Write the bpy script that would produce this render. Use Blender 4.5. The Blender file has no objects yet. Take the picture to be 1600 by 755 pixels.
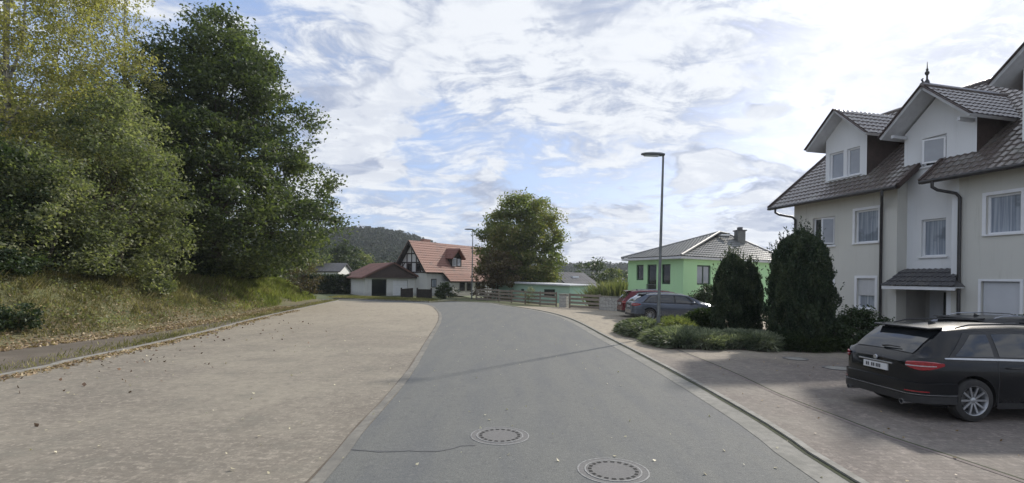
import bpy, bmesh, math, random
import numpy as np
from mathutils import Vector, Matrix
R = math.radians
SC = bpy.context.scene
COL = SC.collection
random.seed(7)

# ------------------------------------------------------------------ camera
CAMH = 2.2
ROLL = 0.8
cd = bpy.data.cameras.new('camera')
cam = bpy.data.objects.new('camera', cd)
COL.objects.link(cam)
cam.location = (0, 0, CAMH)
cam.matrix_world = Matrix.Translation((0, 0, CAMH)) @ Matrix.Rotation(R(90), 4, 'X') @ Matrix.Rotation(R(ROLL), 4, 'Z')
cd.sensor_width = 36
cd.lens = 18
cd.shift_y = 57.5 / 1600
cd.clip_start = 0.05
cd.clip_end = 6000
SC.camera = cam

# ------------------------------------------------------------------ light
SUN_EL, SUN_AZ = 31.0, 41.0
SUND = Vector((math.sin(R(SUN_AZ)) * math.cos(R(SUN_EL)), math.cos(R(SUN_AZ)) * math.cos(R(SUN_EL)), math.sin(R(SUN_EL))))
sl = bpy.data.lights.new('sun', 'SUN')
sl.energy = 2.9
sl.angle = R(1.8)
sl.color = (1.0, 0.93, 0.83)
sun = bpy.data.objects.new('sun', sl)
COL.objects.link(sun)
sun.rotation_euler = (-SUND).to_track_quat('-Z', 'Y').to_euler()
sun.location = (0, 0, 60)

SC.view_settings.view_transform = 'Standard'
SC.view_settings.look = 'None'
SC.view_settings.gamma = 1
SC.view_settings.use_curve_mapping = False
SC.view_settings.exposure = 0.55


class NT:
    """small node-tree helper"""
    def __init__(s, nt):
        s.nt = nt
        nt.nodes.clear()

    def n(s, t, props=None, **ins):
        nd = s.nt.nodes.new(t)
        for k, v in (props or {}).items():
            setattr(nd, k, v)
        for k, v in ins.items():
            key = int(k[1:]) if k[0] == 'i' and k[1:].isdigit() else k.replace('_', ' ')
            sock = nd.inputs[key]
            if isinstance(v, bpy.types.NodeSocket):
                s.nt.links.new(v, sock)
            else:
                sock.default_value = v
        return nd

    def math(s, op, a, b=0.0, c=0.0, clamp=False):
        return s.n('ShaderNodeMath', {'operation': op, 'use_clamp': clamp}, i0=a, i1=b, i2=c).outputs[0]

    def vmath(s, op, a, b=(0, 0, 0)):
        nd = s.n('ShaderNodeVectorMath', {'operation': op}, i0=a)
        if op == 'SCALE':
            sk = nd.inputs['Scale']
        else:
            sk = nd.inputs[1]
        if isinstance(b, bpy.types.NodeSocket):
            s.nt.links.new(b, sk)
        else:
            sk.default_value = b
        return nd

    def mix(s, f, a, b, blend='MIX'):
        nd = s.nt.nodes.new('ShaderNodeMix')
        nd.data_type = 'RGBA'
        nd.blend_type = blend
        for i, v in ((0, f), (6, a), (7, b)):
            if isinstance(v, bpy.types.NodeSocket):
                s.nt.links.new(v, nd.inputs[i])
            else:
                nd.inputs[i].default_value = v if i == 0 or len(v) == 4 else (*v, 1)
        return nd.outputs[2]

    def ss(s, v, a, b, lo=0.0, hi=1.0):
        nd = s.n('ShaderNodeMapRange', {'interpolation_type': 'SMOOTHSTEP'})
        s.nt.links.new(v, nd.inputs[0])
        nd.inputs[1].default_value = a
        nd.inputs[2].default_value = b
        nd.inputs[3].default_value = lo
        nd.inputs[4].default_value = hi
        return nd.outputs[0]

    def noise(s, vec, scale, detail=4, rough=0.5, dist=0.0):
        nd = s.n('ShaderNodeTexNoise', Scale=scale, Detail=detail, Roughness=rough, Distortion=dist)
        if vec is not None:
            s.nt.links.new(vec, nd.inputs['Vector'])
        return nd.outputs[0]


world = bpy.data.worlds.new('World')
SC.world = world
world.use_nodes = True
w = NT(world.node_tree)
sky = w.n('ShaderNodeTexSky', {'sky_type': 'NISHITA', 'sun_disc': False, 'sun_elevation': R(SUN_EL), 'sun_rotation': R(SUN_AZ),
                               'air_density': 1.0, 'dust_density': 1.5, 'ozone_density': 1.5})
D = w.n('ShaderNodeTexCoord').outputs['Generated']
sp = w.n('ShaderNodeSeparateXYZ', i0=D)
zc = w.math('MAXIMUM', sp.outputs[2], 0.0)


def layer(h, off):
    """cloud sheet seen in perspective: direction projected on a flat layer"""
    den_ = w.math('ADD', zc, h)
    p_ = w.n('ShaderNodeCombineXYZ', i0=w.math('DIVIDE', sp.outputs[0], den_), i1=w.math('DIVIDE', sp.outputs[1], den_), i2=0.0).outputs[0]
    return w.vmath('ADD', p_, off).outputs[0]


def warp(p_, sc, amt):
    q_ = w.n('ShaderNodeTexNoise', Vector=p_, Scale=sc, Detail=3.0).outputs[1]
    return w.vmath('ADD', p_, w.vmath('SCALE', w.vmath('SUBTRACT', q_, (0.5, 0.5, 0.5)).outputs[0], amt).outputs[0]).outputs[0]


# high rippled sheet
P1 = warp(layer(0.20, (3.3, 7.1, 0.4)), 1.3, 0.55)
big = w.noise(P1, 0.9, 6, 0.55)
rip = w.noise(w.vmath('MULTIPLY', P1, (3.2, 7.5, 1.0)).outputs[0], 1.0, 5, 0.62, 0.6)
fine = w.noise(P1, 9.0, 6, 0.66)
hi = w.math('ADD', w.math('MULTIPLY', big, 0.55), w.math('ADD', w.math('MULTIPLY', rip, 0.30), w.math('MULTIPLY', fine, 0.18)))
cov1 = w.ss(hi, 0.42, 0.57)
# lower heaps of cumulus
P2 = warp(layer(0.30, (11.7, 2.2, 3.0)), 2.0, 0.5)
cum = w.noise(P2, 2.3, 9, 0.56)
cov2 = w.ss(w.math('ADD', cum, w.ss(sp.outputs[2], 0.03, 0.30, 0.04, 0.0)), 0.49, 0.575)
cov = w.math('MAXIMUM', cov1, cov2)
cov = w.math('MAXIMUM', cov, w.ss(sp.outputs[2], 0.0, 0.12, 0.75, 0.0))
# the side of each heap turned from the light is greyer
sh1 = w.ss(w.math('ADD', w.math('MULTIPLY', rip, 0.45), w.math('ADD', w.math('MULTIPLY', fine, 0.35), w.math('MULTIPLY', big, 0.20))), 0.43, 0.57)
cumo = w.noise(w.vmath('ADD', P2, (0.05, 0.09, 0.0)).outputs[0], 2.3, 9, 0.56)
sh2 = w.ss(w.math('SUBTRACT', cum, cumo), -0.055, 0.045)
lit = w.math('ADD', w.math('MULTIPLY', sh1, w.math('SUBTRACT', 1.0, cov2)), w.math('MULTIPLY', w.math('ADD', w.math('MULTIPLY', sh2, 0.7), w.math('MULTIPLY', sh1, 0.3)), cov2))
cc = w.mix(lit, (0.300, 0.345, 0.455), (0.625, 0.650, 0.690))
sund = w.vmath('DOT_PRODUCT', D, tuple(SUND)).outputs['Value']
glow = w.math('POWER', w.math('MAXIMUM', sund, 0.0), 9.0)
glow2 = w.math('POWER', w.math('MAXIMUM', sund, 0.0), 60.0)
gl = w.math('ADD', w.math('MULTIPLY', glow, 0.05), w.math('MULTIPLY', glow2, 0.25))
cc = w.mix(1.0, cc, w.n('ShaderNodeCombineXYZ', i0=gl, i1=gl, i2=w.math('MULTIPLY', gl, 0.95)).outputs[0], 'ADD')
bgs = w.n('ShaderNodeBackground', Color=w.mix(0.6, sky.outputs[0], (2.9, 4.0, 6.7, 1)), Strength=0.10)
bgc = w.n('ShaderNodeBackground', Color=cc, Strength=0.97)
ms = w.n('ShaderNodeMixShader', i0=cov, i1=bgs.outputs[0], i2=bgc.outputs[0])
w.n('ShaderNodeOutputWorld', i0=ms.outputs[0])
world.cycles.sampling_method = 'MANUAL'
world.cycles.sample_map_resolution = 1024


# ------------------------------------------------------------------ placement by measured photo angles
def level(px, py):
    r = R(ROLL)
    u, v = px - 800, 435 - py
    return u * math.cos(r) - v * math.sin(r), u * math.sin(r) + v * math.cos(r)


def G(px, py, z=0.0):
    u, v = level(px, py)
    d = (CAMH - z) * 800 / -v
    return Vector((u / 800 * d, d, z))


def W(px, py, d):
    u, v = level(px, py)
    return Vector((u / 800 * d, d, CAMH + v / 800 * d))


# ------------------------------------------------------------------ materials
MATS = {}


def pm(name, c1, c2=None, scale=3.0, rough=0.7, bump=0.0, bscale=40.0, metal=0.0, detail=6, spec=0.5, big=None, coat=0.0, bdist=0.02):
    m = bpy.data.materials.new(name)
    m.use_nodes = True
    t = NT(m.node_tree)
    co = t.n('ShaderNodeTexCoord').outputs['Object']
    c2 = c2 or tuple(x * 0.8 for x in c1)
    f = t.ss(t.noise(co, scale, detail, 0.6), 0.32, 0.68)
    col = t.mix(f, c1, c2)
    if big:
        f2 = t.ss(t.noise(co, big[0], 3, 0.5), 0.35, 0.7)
        col = t.mix(t.math('MULTIPLY', f2, big[2] if len(big) > 2 else 1.0), col, big[1])
    b = t.n('ShaderNodeBsdfPrincipled', Base_Color=col, Roughness=rough, Metallic=metal)
    b.inputs['Specular IOR Level'].default_value = spec
    if coat:
        b.inputs['Coat Weight'].default_value = coat
        b.inputs['Coat Roughness'].default_value = 0.04
    if bump:
        bn = t.n('ShaderNodeBump', Strength=bump, Distance=bdist, Height=t.noise(co, bscale, 5, 0.6))
        t.nt.links.new(bn.outputs[0], b.inputs['Normal'])
    t.n('ShaderNodeOutputMaterial', i0=b.outputs[0])
    MATS[name] = m
    return m


def leaf_mat(name, cols, transl=0.35, rough=0.55, patch=0.35):
    """cols: 3 colours; random per leaf, low frequency patches of real colour variation"""
    m = bpy.data.materials.new(name)
    m.use_nodes = True
    t = NT(m.node_tree)
    rnd = t.n('ShaderNodeNewGeometry').outputs['Random Per Island']
    co = t.n('ShaderNodeTexCoord').outputs['Object']
    pn = t.noise(co, patch, 3, 0.6)
    f = t.math('ADD', t.math('MULTIPLY', rnd, 0.55), t.math('MULTIPLY', t.ss(pn, 0.35, 0.65), 0.45))
    cr = t.n('ShaderNodeValToRGB', i0=f)
    e = cr.color_ramp.elements
    e[0].position = 0.15
    e[0].color = (*cols[0], 1)
    e[1].position = 0.9
    e[1].color = (*cols[2], 1)
    x = e.new(0.55)
    x.color = (*cols[1], 1)
    b = t.n('ShaderNodeBsdfPrincipled', Base_Color=cr.outputs[0], Roughness=rough)
    b.inputs['Specular IOR Level'].default_value = 0.35
    tr = t.n('ShaderNodeBsdfTranslucent', Color=t.mix(1.0, cr.outputs[0], (1.5, 1.7, 0.7), 'MULTIPLY'))
    mx = t.n('ShaderNodeMixShader', i0=transl, i1=b.outputs[0], i2=tr.outputs[0])
    t.n('ShaderNodeOutputMaterial', i0=mx.outputs[0])
    return m


def brick_mat(name, c1, c2, mortar, bw, bh, msize, rot=0.0, sand=None, rough=0.8, bump=0.35, big=None, big2=None, offs=0.5, vert=False):
    m = bpy.data.materials.new(name)
    m.use_nodes = True
    t = NT(m.node_tree)
    co = t.n('ShaderNodeTexCoord').outputs['Object']
    mp = t.n('ShaderNodeMapping', Vector=co, Rotation=(0, 0, rot))
    wn_ = t.n('ShaderNodeTexNoise', Vector=co, Scale=1.5, Detail=2.0).outputs[1]
    v = t.vmath('ADD', mp.outputs[0], t.vmath('SCALE', t.vmath('SUBTRACT', wn_, (.5, .5, .5)).outputs[0], 0.05).outputs[0]).outputs[0]
    if vert:
        sx_ = t.n('ShaderNodeSeparateXYZ', i0=v)
        v = t.n('ShaderNodeCombineXYZ', i0=t.math('ADD', sx_.outputs[0], sx_.outputs[1]), i1=sx_.outputs[2], i2=0.0).outputs[0]
    br = t.n('ShaderNodeTexBrick', {'offset': offs}, Vector=v, Color1=(*c1, 1), Color2=(*c2, 1), Mortar=(*mortar, 1), Scale=1.0)
    br.inputs['Mortar Size'].default_value = msize
    br.inputs['Mortar Smooth'].default_value = 0.3
    br.inputs['Brick Width'].default_value = bw
    br.inputs['Row Height'].default_value = bh
    col = br.outputs[0]
    gr = t.noise(co, 60, 5, 0.7)
    col = t.mix(t.ss(gr, 0.3, 0.7, 0.0, 0.35), col, tuple(x * 0.55 for x in c1))
    col = t.mix(t.ss(t.noise(co, 7.0, 6, 0.75), 0.44, 0.62, 0.0, 0.75), col, tuple(x * 0.60 for x in c1))
    col = t.mix(t.ss(t.noise(co, 11.0, 5, 0.75), 0.50, 0.66, 0.0, 0.6), col, tuple(min(1, x * 1.55) for x in c1))
    for bb in (big, big2):
        if bb:
            f2 = t.ss(t.noise(co, bb[0], 5, 0.62), bb[3] if len(bb) > 3 else 0.4, bb[4] if len(bb) > 4 else 0.68)
            col = t.mix(t.math('MULTIPLY', f2, bb[2]), col, bb[1])
    if sand:
        yy_ = t.n('ShaderNodeSeparateXYZ', i0=co).outputs[1]
        yy_ = t.math('ADD', yy_, t.math('MULTIPLY', t.noise(co, 0.5, 5, 0.65), 9.0))
        col = t.mix(t.ss(yy_, sand[0] + 4.5, sand[1] + 4.5, 0.0, 0.88), col, t.mix(t.noise(co, 2.0, 5, 0.6), sand[2], tuple(x * 0.78 for x in sand[2])))
    col = t.mix(t.ss(t.noise(co, 5.0, 6, 0.8), 0.48, 0.62, 0.0, 0.45), col, tuple(x * 0.55 for x in c1))
    col = t.mix(t.ss(t.noise(t.vmath('MULTIPLY', co, (1.0, 0.35, 1.0)).outputs[0], 2.2, 6, 0.7), 0.50, 0.68, 0.0, 0.40), col, tuple(x * 0.62 for x in c1))
    col = t.mix(t.ss(t.n('ShaderNodeTexVoronoi', Vector=co, Scale=9.0).outputs[0], 0.13, 0.04, 0.0, 0.6), col, tuple(min(1, x * 1.7) for x in c1))
    b = t.n('ShaderNodeBsdfPrincipled', Base_Color=col, Roughness=rough)
    b.inputs['Specular IOR Level'].default_value = 0.3
    h = t.math('ADD', t.math('MULTIPLY', br.outputs[1], -0.6), t.math('MULTIPLY', gr, 0.5))
    bn = t.n('ShaderNodeBump', Strength=bump, Distance=0.01, Height=h)
    t.nt.links.new(bn.outputs[0], b.inputs['Normal'])
    t.n('ShaderNodeOutputMaterial', i0=b.outputs[0])
    return m


def glass_mat(name, c, rough=0.03, spec=1.0):
    m = bpy.data.materials.new(name)
    m.use_nodes = True
    t = NT(m.node_tree)
    co = t.n('ShaderNodeTexCoord').outputs['Object']
    b = t.n('ShaderNodeBsdfPrincipled', Base_Color=t.mix(t.noise(co, 1.2, 3), c, tuple(x * 0.5 for x in c)), Roughness=rough)
    b.inputs['Specular IOR Level'].default_value = spec
    bn = t.n('ShaderNodeBump', Strength=0.12, Distance=0.02, Height=t.noise(co, 1.6, 2))
    t.nt.links.new(bn.outputs[0], b.inputs['Normal'])
    t.n('ShaderNodeOutputMaterial', i0=b.outputs[0])
    return m


M = {}
M['ground'] = pm('meadow_soil', (0.10, 0.115, 0.045), (0.15, 0.13, 0.07), 0.35, 0.95, big=(0.05, (0.07, 0.10, 0.03)))
def asphalt():
    m = bpy.data.materials.new('asphalt')
    m.use_nodes = True
    t = NT(m.node_tree)
    co = t.n('ShaderNodeTexCoord').outputs['Object']
    g_ = t.noise(co, 75, 6, 0.75)
    col = t.mix(t.ss(g_, 0.3, 0.7), (0.093, 0.096, 0.090), (0.192, 0.195, 0.180))
    spk = t.n('ShaderNodeTexVoronoi', Vector=co, Scale=42.0).outputs[0]
    col = t.mix(t.ss(spk, 0.16, 0.05, 0.0, 0.55), col, (0.30, 0.295, 0.28))
    st = t.vmath('MULTIPLY', co, (1.6, 0.22, 1.0)).outputs[0]
    col = t.mix(t.ss(t.noise(st, 1.3, 5, 0.6), 0.38, 0.70, 0.0, 0.6), col, (0.105, 0.112, 0.118))
    col = t.mix(t.ss(t.noise(co, 0.9, 6, 0.65), 0.52, 0.74, 0.0, 0.55), col, (0.163, 0.165, 0.152))
    col = t.mix(t.ss(t.noise(co, 4.5, 5, 0.7), 0.54, 0.70, 0.0, 0.5), col, (0.085, 0.087, 0.09))
    col = t.mix(t.ss(t.noise(co, 17.0, 5, 0.75), 0.50, 0.72, 0.0, 0.55), col, (0.22, 0.218, 0.205))
    col = t.mix(t.ss(t.noise(co, 23.0, 4, 0.7), 0.55, 0.70, 0.0, 0.5), col, (0.07, 0.071, 0.072))
    b = t.n('ShaderNodeBsdfPrincipled', Base_Color=col, Roughness=0.84)
    b.inputs['Specular IOR Level'].default_value = 0.4
    bn = t.n('ShaderNodeBump', Strength=0.55, Distance=0.006, Height=t.math('SUBTRACT', g_, t.math('MULTIPLY', spk, 0.6)))
    t.nt.links.new(bn.outputs[0], b.inputs['Normal'])
    t.n('ShaderNodeOutputMaterial', i0=b.outputs[0])
    return m


M['asphalt'] = asphalt()
M['gutter'] = pm('gutter_concrete', (0.27, 0.26, 0.23), (0.19, 0.185, 0.165), 7, 0.9, 0.4, 90, big=(1.2, (0.15, 0.15, 0.13), 0.6), bdist=0.006)
M['kerb'] = pm('kerb_concrete', (0.30, 0.29, 0.26), (0.2, 0.19, 0.165), 6, 0.9, 0.4, 60, bdist=0.006)
M['moss'] = pm('mossy_joint', (0.035, 0.038, 0.024), (0.05, 0.06, 0.02), 9, 0.95, 0.5, 60)
M['seam'] = pm('tar_seam', (0.085, 0.087, 0.088), (0.13, 0.13, 0.125), 8, 0.6, 0.2, 60)
M['pave_l'] = brick_mat('sandy_pavers', (0.285, 0.252, 0.205), (0.205, 0.182, 0.150), (0.17, 0.155, 0.126), 0.2, 0.1, 0.006, R(8), (9.0, 38.0, (0.42, 0.366, 0.280)), 0.9, 0.3,
                        (0.25, (0.32, 0.288, 0.228), 0.75, 0.38, 0.66), (1.1, (0.175, 0.165, 0.135), 0.55, 0.5, 0.72))
M['pave_r'] = brick_mat('reddish_pavers', (0.222, 0.190, 0.166), (0.180, 0.157, 0.139), (0.10, 0.085, 0.077), 0.2, 0.1, 0.006, R(-3), (12.0, 19.0, (0.40, 0.348, 0.262)), 0.85, 0.4,
                        (0.3, (0.24, 0.220, 0.185), 0.7, 0.4, 0.7), (0.9, (0.12, 0.106, 0.088), 0.6, 0.55, 0.75))
M['pave_f'] = pm('driveway_sand', (0.36, 0.30, 0.23), (0.29, 0.245, 0.19), 3, 0.9, 0.3, 40, big=(0.4, (0.24, 0.20, 0.16), 0.6))
M['dirt'] = pm('dirt', (0.13, 0.105, 0.082), (0.18, 0.15, 0.115), 2.2, 0.95, 0.6, 25, big=(0.5, (0.09, 0.075, 0.055), 0.7))
M['bank'] = pm('bank_soil', (0.13, 0.115, 0.065), (0.18, 0.15, 0.09), 1.6, 0.95, 0.8, 14, big=(0.25, (0.10, 0.12, 0.035), 0.8))
M['verge'] = pm('verge_grass', (0.21, 0.20, 0.11), (0.27, 0.24, 0.15), 2.5, 0.95, 0.6, 30)
M['render_beige'] = pm('beige_render', (0.56, 0.555, 0.515), (0.52, 0.515, 0.475), 1.2, 0.9, 0.25, 160, big=(0.6, (0.47, 0.465, 0.43), 0.55), bdist=0.004)
M['render_white'] = pm('white_render', (0.76, 0.775, 0.79), (0.72, 0.735, 0.75), 1.2, 0.9, 0.2, 160, bdist=0.004)
M['render_old'] = pm('old_white_render', (0.70, 0.70, 0.68), (0.60, 0.60, 0.58), 2, 0.9, 0.2, 60)
M['render_mint'] = pm('mint_render', (0.46, 0.72, 0.45), (0.42, 0.67, 0.42), 0.8, 0.9, 0.15, 120, bdist=0.004)
M['render_mint_pale'] = pm('pale_mint_render', (0.42, 0.58, 0.45), (0.39, 0.55, 0.43), 0.8, 0.9)
M['shed_green'] = pm('pale_green_boards', (0.42, 0.58, 0.47), (0.36, 0.52, 0.42), 1.5, 0.8)
M['white_paint'] = pm('white_window_plastic', (0.80, 0.81, 0.83), (0.74, 0.75, 0.77), 3, 0.35)
M['soffit'] = pm('soffit_boards', (0.62, 0.63, 0.65), (0.54, 0.55, 0.57), 4, 0.7)
M['shutter'] = pm('roller_shutter', (0.60, 0.61, 0.62), (0.55, 0.56, 0.57), 5, 0.5)
M['door_grey'] = pm('door_panel', (0.56, 0.58, 0.61), (0.50, 0.52, 0.55), 1.0, 0.5)
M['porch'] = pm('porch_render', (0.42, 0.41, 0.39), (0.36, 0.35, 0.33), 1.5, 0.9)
M['dark_metal'] = pm('dark_pipe_metal', (0.035, 0.036, 0.038), (0.055, 0.05, 0.05), 8, 0.4, metal=0.3)
M['brown_boards'] = pm('dark_brown_slate', (0.050, 0.034, 0.030), (0.075, 0.050, 0.042), 6, 0.6, 0.5, 20)
M['lamp_metal'] = pm('lamp_grey_paint', (0.13, 0.14, 0.14), (0.19, 0.20, 0.20), 5, 0.45, metal=0.5)
M['lamp_glass'] = pm('lamp_lens', (0.62, 0.66, 0.68), (0.5, 0.53, 0.55), 5, 0.15)
M['iron'] = pm('cast_iron', (0.14, 0.135, 0.13), (0.19, 0.185, 0.18), 30, 0.6, 0.4, 120, metal=0.4)
M['cover_fill'] = pm('cover_concrete', (0.145, 0.143, 0.138), (0.18, 0.175, 0.17), 30, 0.85, 0.4, 120)
M['ring'] = pm('worn_ring', (0.30, 0.30, 0.29), (0.18, 0.18, 0.175), 25, 0.7, 0.3, 90)
M['hole'] = pm('dark_slot', (0.012, 0.012, 0.012), (0.02, 0.02, 0.018), 20, 0.9)
M['bark'] = pm('bark', (0.075, 0.062, 0.048), (0.12, 0.10, 0.08), 7, 0.95, 0.9, 25, bdist=0.05)
M['birch_bark'] = pm('birch_bark', (0.50, 0.49, 0.45), (0.08, 0.07, 0.06), 4, 0.9, 0.4, 20)
M['timber'] = pm('dark_timber', (0.055, 0.045, 0.04), (0.03, 0.025, 0.022), 6, 0.8)
M['fence_wood'] = pm('weathered_fence_wood', (0.25, 0.205, 0.165), (0.17, 0.14, 0.115), 5, 0.9, 0.5, 40, big=(0.6, (0.31, 0.27, 0.225), 0.7))
M['wall_block'] = brick_mat('pale_stone_blocks', (0.50, 0.49, 0.46), (0.42, 0.41, 0.38), (0.2, 0.2, 0.18), 0.5, 0.24, 0.02, vert=True)
M['channel'] = pm('channel_stones', (0.20, 0.165, 0.15), (0.15, 0.125, 0.115), 9, 0.9, 0.4, 60)
M['edging'] = pm('edging_stones', (0.25, 0.235, 0.20), (0.17, 0.16, 0.14), 7, 0.9, 0.4, 60, big=(1.0, (0.145, 0.14, 0.125), 0.8))
M['hedge_soil'] = pm('bed_soil', (0.06, 0.05, 0.038), (0.09, 0.075, 0.055), 6, 0.95, 0.8, 30)
def net_sky_glass():
    m = bpy.data.materials.new('window_glass_painted_sky_and_net')
    m.use_nodes = True
    t = NT(m.node_tree)
    co = t.n('ShaderNodeTexCoord').outputs['Object']
    fold = t.noise(t.vmath('MULTIPLY', co, (16.0, 1.0, 0.5)).outputs[0], 1.0, 3, 0.5)
    col = t.mix(t.ss(fold, 0.35, 0.65), (0.24, 0.275, 0.33), (0.42, 0.46, 0.52))  # pale sky reflection and net curtain folds are put into the pane colour
    col = t.mix(t.ss(t.noise(co, 0.9, 4, 0.6), 0.50, 0.62, 0.0, 0.55), col, (0.10, 0.12, 0.14))
    b = t.n('ShaderNodeBsdfPrincipled', Base_Color=col, Roughness=0.02)
    b.inputs['Specular IOR Level'].default_value = 0.9
    bn = t.n('ShaderNodeBump', Strength=0.12, Distance=0.02, Height=t.noise(co, 1.6, 2))
    t.nt.links.new(bn.outputs[0], b.inputs['Normal'])
    t.n('ShaderNodeOutputMaterial', i0=b.outputs[0])
    return m


M['glass'] = net_sky_glass()
M['glass_light'] = glass_mat('curtained_window_glass', (0.42, 0.45, 0.50), 0.06, 0.6)
M['glass_dark'] = glass_mat('dark_window_glass', (0.02, 0.025, 0.025), 0.04, 0.5)
M['green_frame'] = pm('dark_green_frame', (0.03, 0.07, 0.045), (0.025, 0.05, 0.035), 3, 0.5)
M['twig'] = pm('twig_bark', (0.10, 0.075, 0.055), (0.14, 0.11, 0.08), 7, 0.9)


def wall_mat(name, c, streak, amt=0.4):
    m = bpy.data.materials.new(name)
    m.use_nodes = True
    t = NT(m.node_tree)
    co = t.n('ShaderNodeTexCoord').outputs['Object']
    col = t.mix(t.noise(co, 0.8, 5, 0.6), c, tuple(x * 0.90 for x in c))
    st = t.noise(t.vmath('MULTIPLY', co, (5.0, 5.0, 0.28)).outputs[0], 1.0, 5, 0.7)
    col = t.mix(t.ss(st, 0.52, 0.76, 0.0, amt), col, streak)
    zz = t.math('ADD', t.n('ShaderNodeSeparateXYZ', i0=co).outputs[2], t.math('MULTIPLY', t.noise(co, 2.5, 5, 0.7), 0.7))
    col = t.mix(t.ss(zz, 0.95, 0.35, 0.0, 0.55), col, tuple(x * 0.8 for x in streak))
    b = t.n('ShaderNodeBsdfPrincipled', Base_Color=col, Roughness=0.9)
    b.inputs['Specular IOR Level'].default_value = 0.25
    bn = t.n('ShaderNodeBump', Strength=0.3, Distance=0.004, Height=t.noise(co, 140, 4, 0.7))
    t.nt.links.new(bn.outputs[0], b.inputs['Normal'])
    t.n('ShaderNodeOutputMaterial', i0=b.outputs[0])
    return m


M['render_beige'] = wall_mat('beige_render_weathered', (0.63, 0.625, 0.575), (0.36, 0.35, 0.31), 0.45)
M['render_white'] = wall_mat('white_render_weathered', (0.77, 0.785, 0.80), (0.52, 0.53, 0.52), 0.35)
M['render_mint'] = wall_mat('mint_render_weathered', (0.50, 0.78, 0.45), (0.38, 0.57, 0.36), 0.3)
M['render_old'] = wall_mat('old_render_weathered', (0.70, 0.70, 0.68), (0.42, 0.41, 0.38), 0.5)


def clear_glass():
    m = bpy.data.materials.new('clear_window_glass')
    m.use_nodes = True
    t = NT(m.node_tree)
    lw = t.n('ShaderNodeLayerWeight', Blend=0.35)
    co = t.n('ShaderNodeTexCoord').outputs['Object']
    bn = t.n('ShaderNodeBump', Strength=0.15, Distance=0.02, Height=t.noise(co, 1.5, 2))
    gl_ = t.n('ShaderNodeBsdfGlossy', Color=(0.9, 0.93, 0.97, 1), Roughness=0.02)
    t.nt.links.new(bn.outputs[0], gl_.inputs['Normal'])
    tr = t.n('ShaderNodeBsdfTransparent', Color=(0.80, 0.85, 0.88, 1))
    f = t.math('ADD', t.math('MULTIPLY', lw.outputs[0], 0.8), 0.14, clamp=True)
    t.n('ShaderNodeOutputMaterial', i0=t.n('ShaderNodeMixShader', i0=f, i1=tr.outputs[0], i2=gl_.outputs[0]).outputs[0])
    return m


M['clear_glass'] = clear_glass()
M['curtain'] = pm('white_curtain', (0.78, 0.79, 0.80), (0.68, 0.69, 0.70), 3, 0.9)
M['room'] = pm('dim_room', (0.16, 0.15, 0.14), (0.10, 0.095, 0.09), 1.5, 0.9)


def tile_mat(name, c1, c2, c3, rough):
    m = bpy.data.materials.new(name)
    m.use_nodes = True
    t = NT(m.node_tree)
    co = t.n('ShaderNodeTexCoord').outputs['Object']
    col = t.mix(t.ss(t.noise(co, 9, 4, 0.7), 0.35, 0.65), c1, c2)
    col = t.mix(t.ss(t.noise(co, 1.3, 5, 0.65), 0.5, 0.7), col, c3)
    b = t.n('ShaderNodeBsdfPrincipled', Base_Color=col, Roughness=rough)
    b.inputs['Coat Weight'].default_value = 0.5 if rough < 0.3 else 0.0
    b.inputs['Coat Roughness'].default_value = 0.22
    b.inputs['Specular IOR Level'].default_value = 0.6
    bn = t.n('ShaderNodeBump', Strength=0.3, Distance=0.01, Height=t.noise(co, 40, 4))
    t.nt.links.new(bn.outputs[0], b.inputs['Normal'])
    t.n('ShaderNodeOutputMaterial', i0=b.outputs[0])
    return m


M['tile_brown'] = tile_mat('brown_glazed_tiles', (0.145, 0.120, 0.108), (0.105, 0.088, 0.080), (0.18, 0.17, 0.15), 0.24)
M['tile_red'] = tile_mat('red_clay_tiles', (0.34, 0.170, 0.125), (0.285, 0.145, 0.108), (0.21, 0.13, 0.105), 0.7)
M['tile_grey'] = tile_mat('grey_concrete_tiles', (0.16, 0.165, 0.16), (0.12, 0.125, 0.12), (0.20, 0.205, 0.195), 0.42)
M['tile_dark'] = tile_mat('dark_slate_tiles', (0.075, 0.075, 0.08), (0.055, 0.055, 0.06), (0.10, 0.095, 0.09), 0.5)


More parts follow.
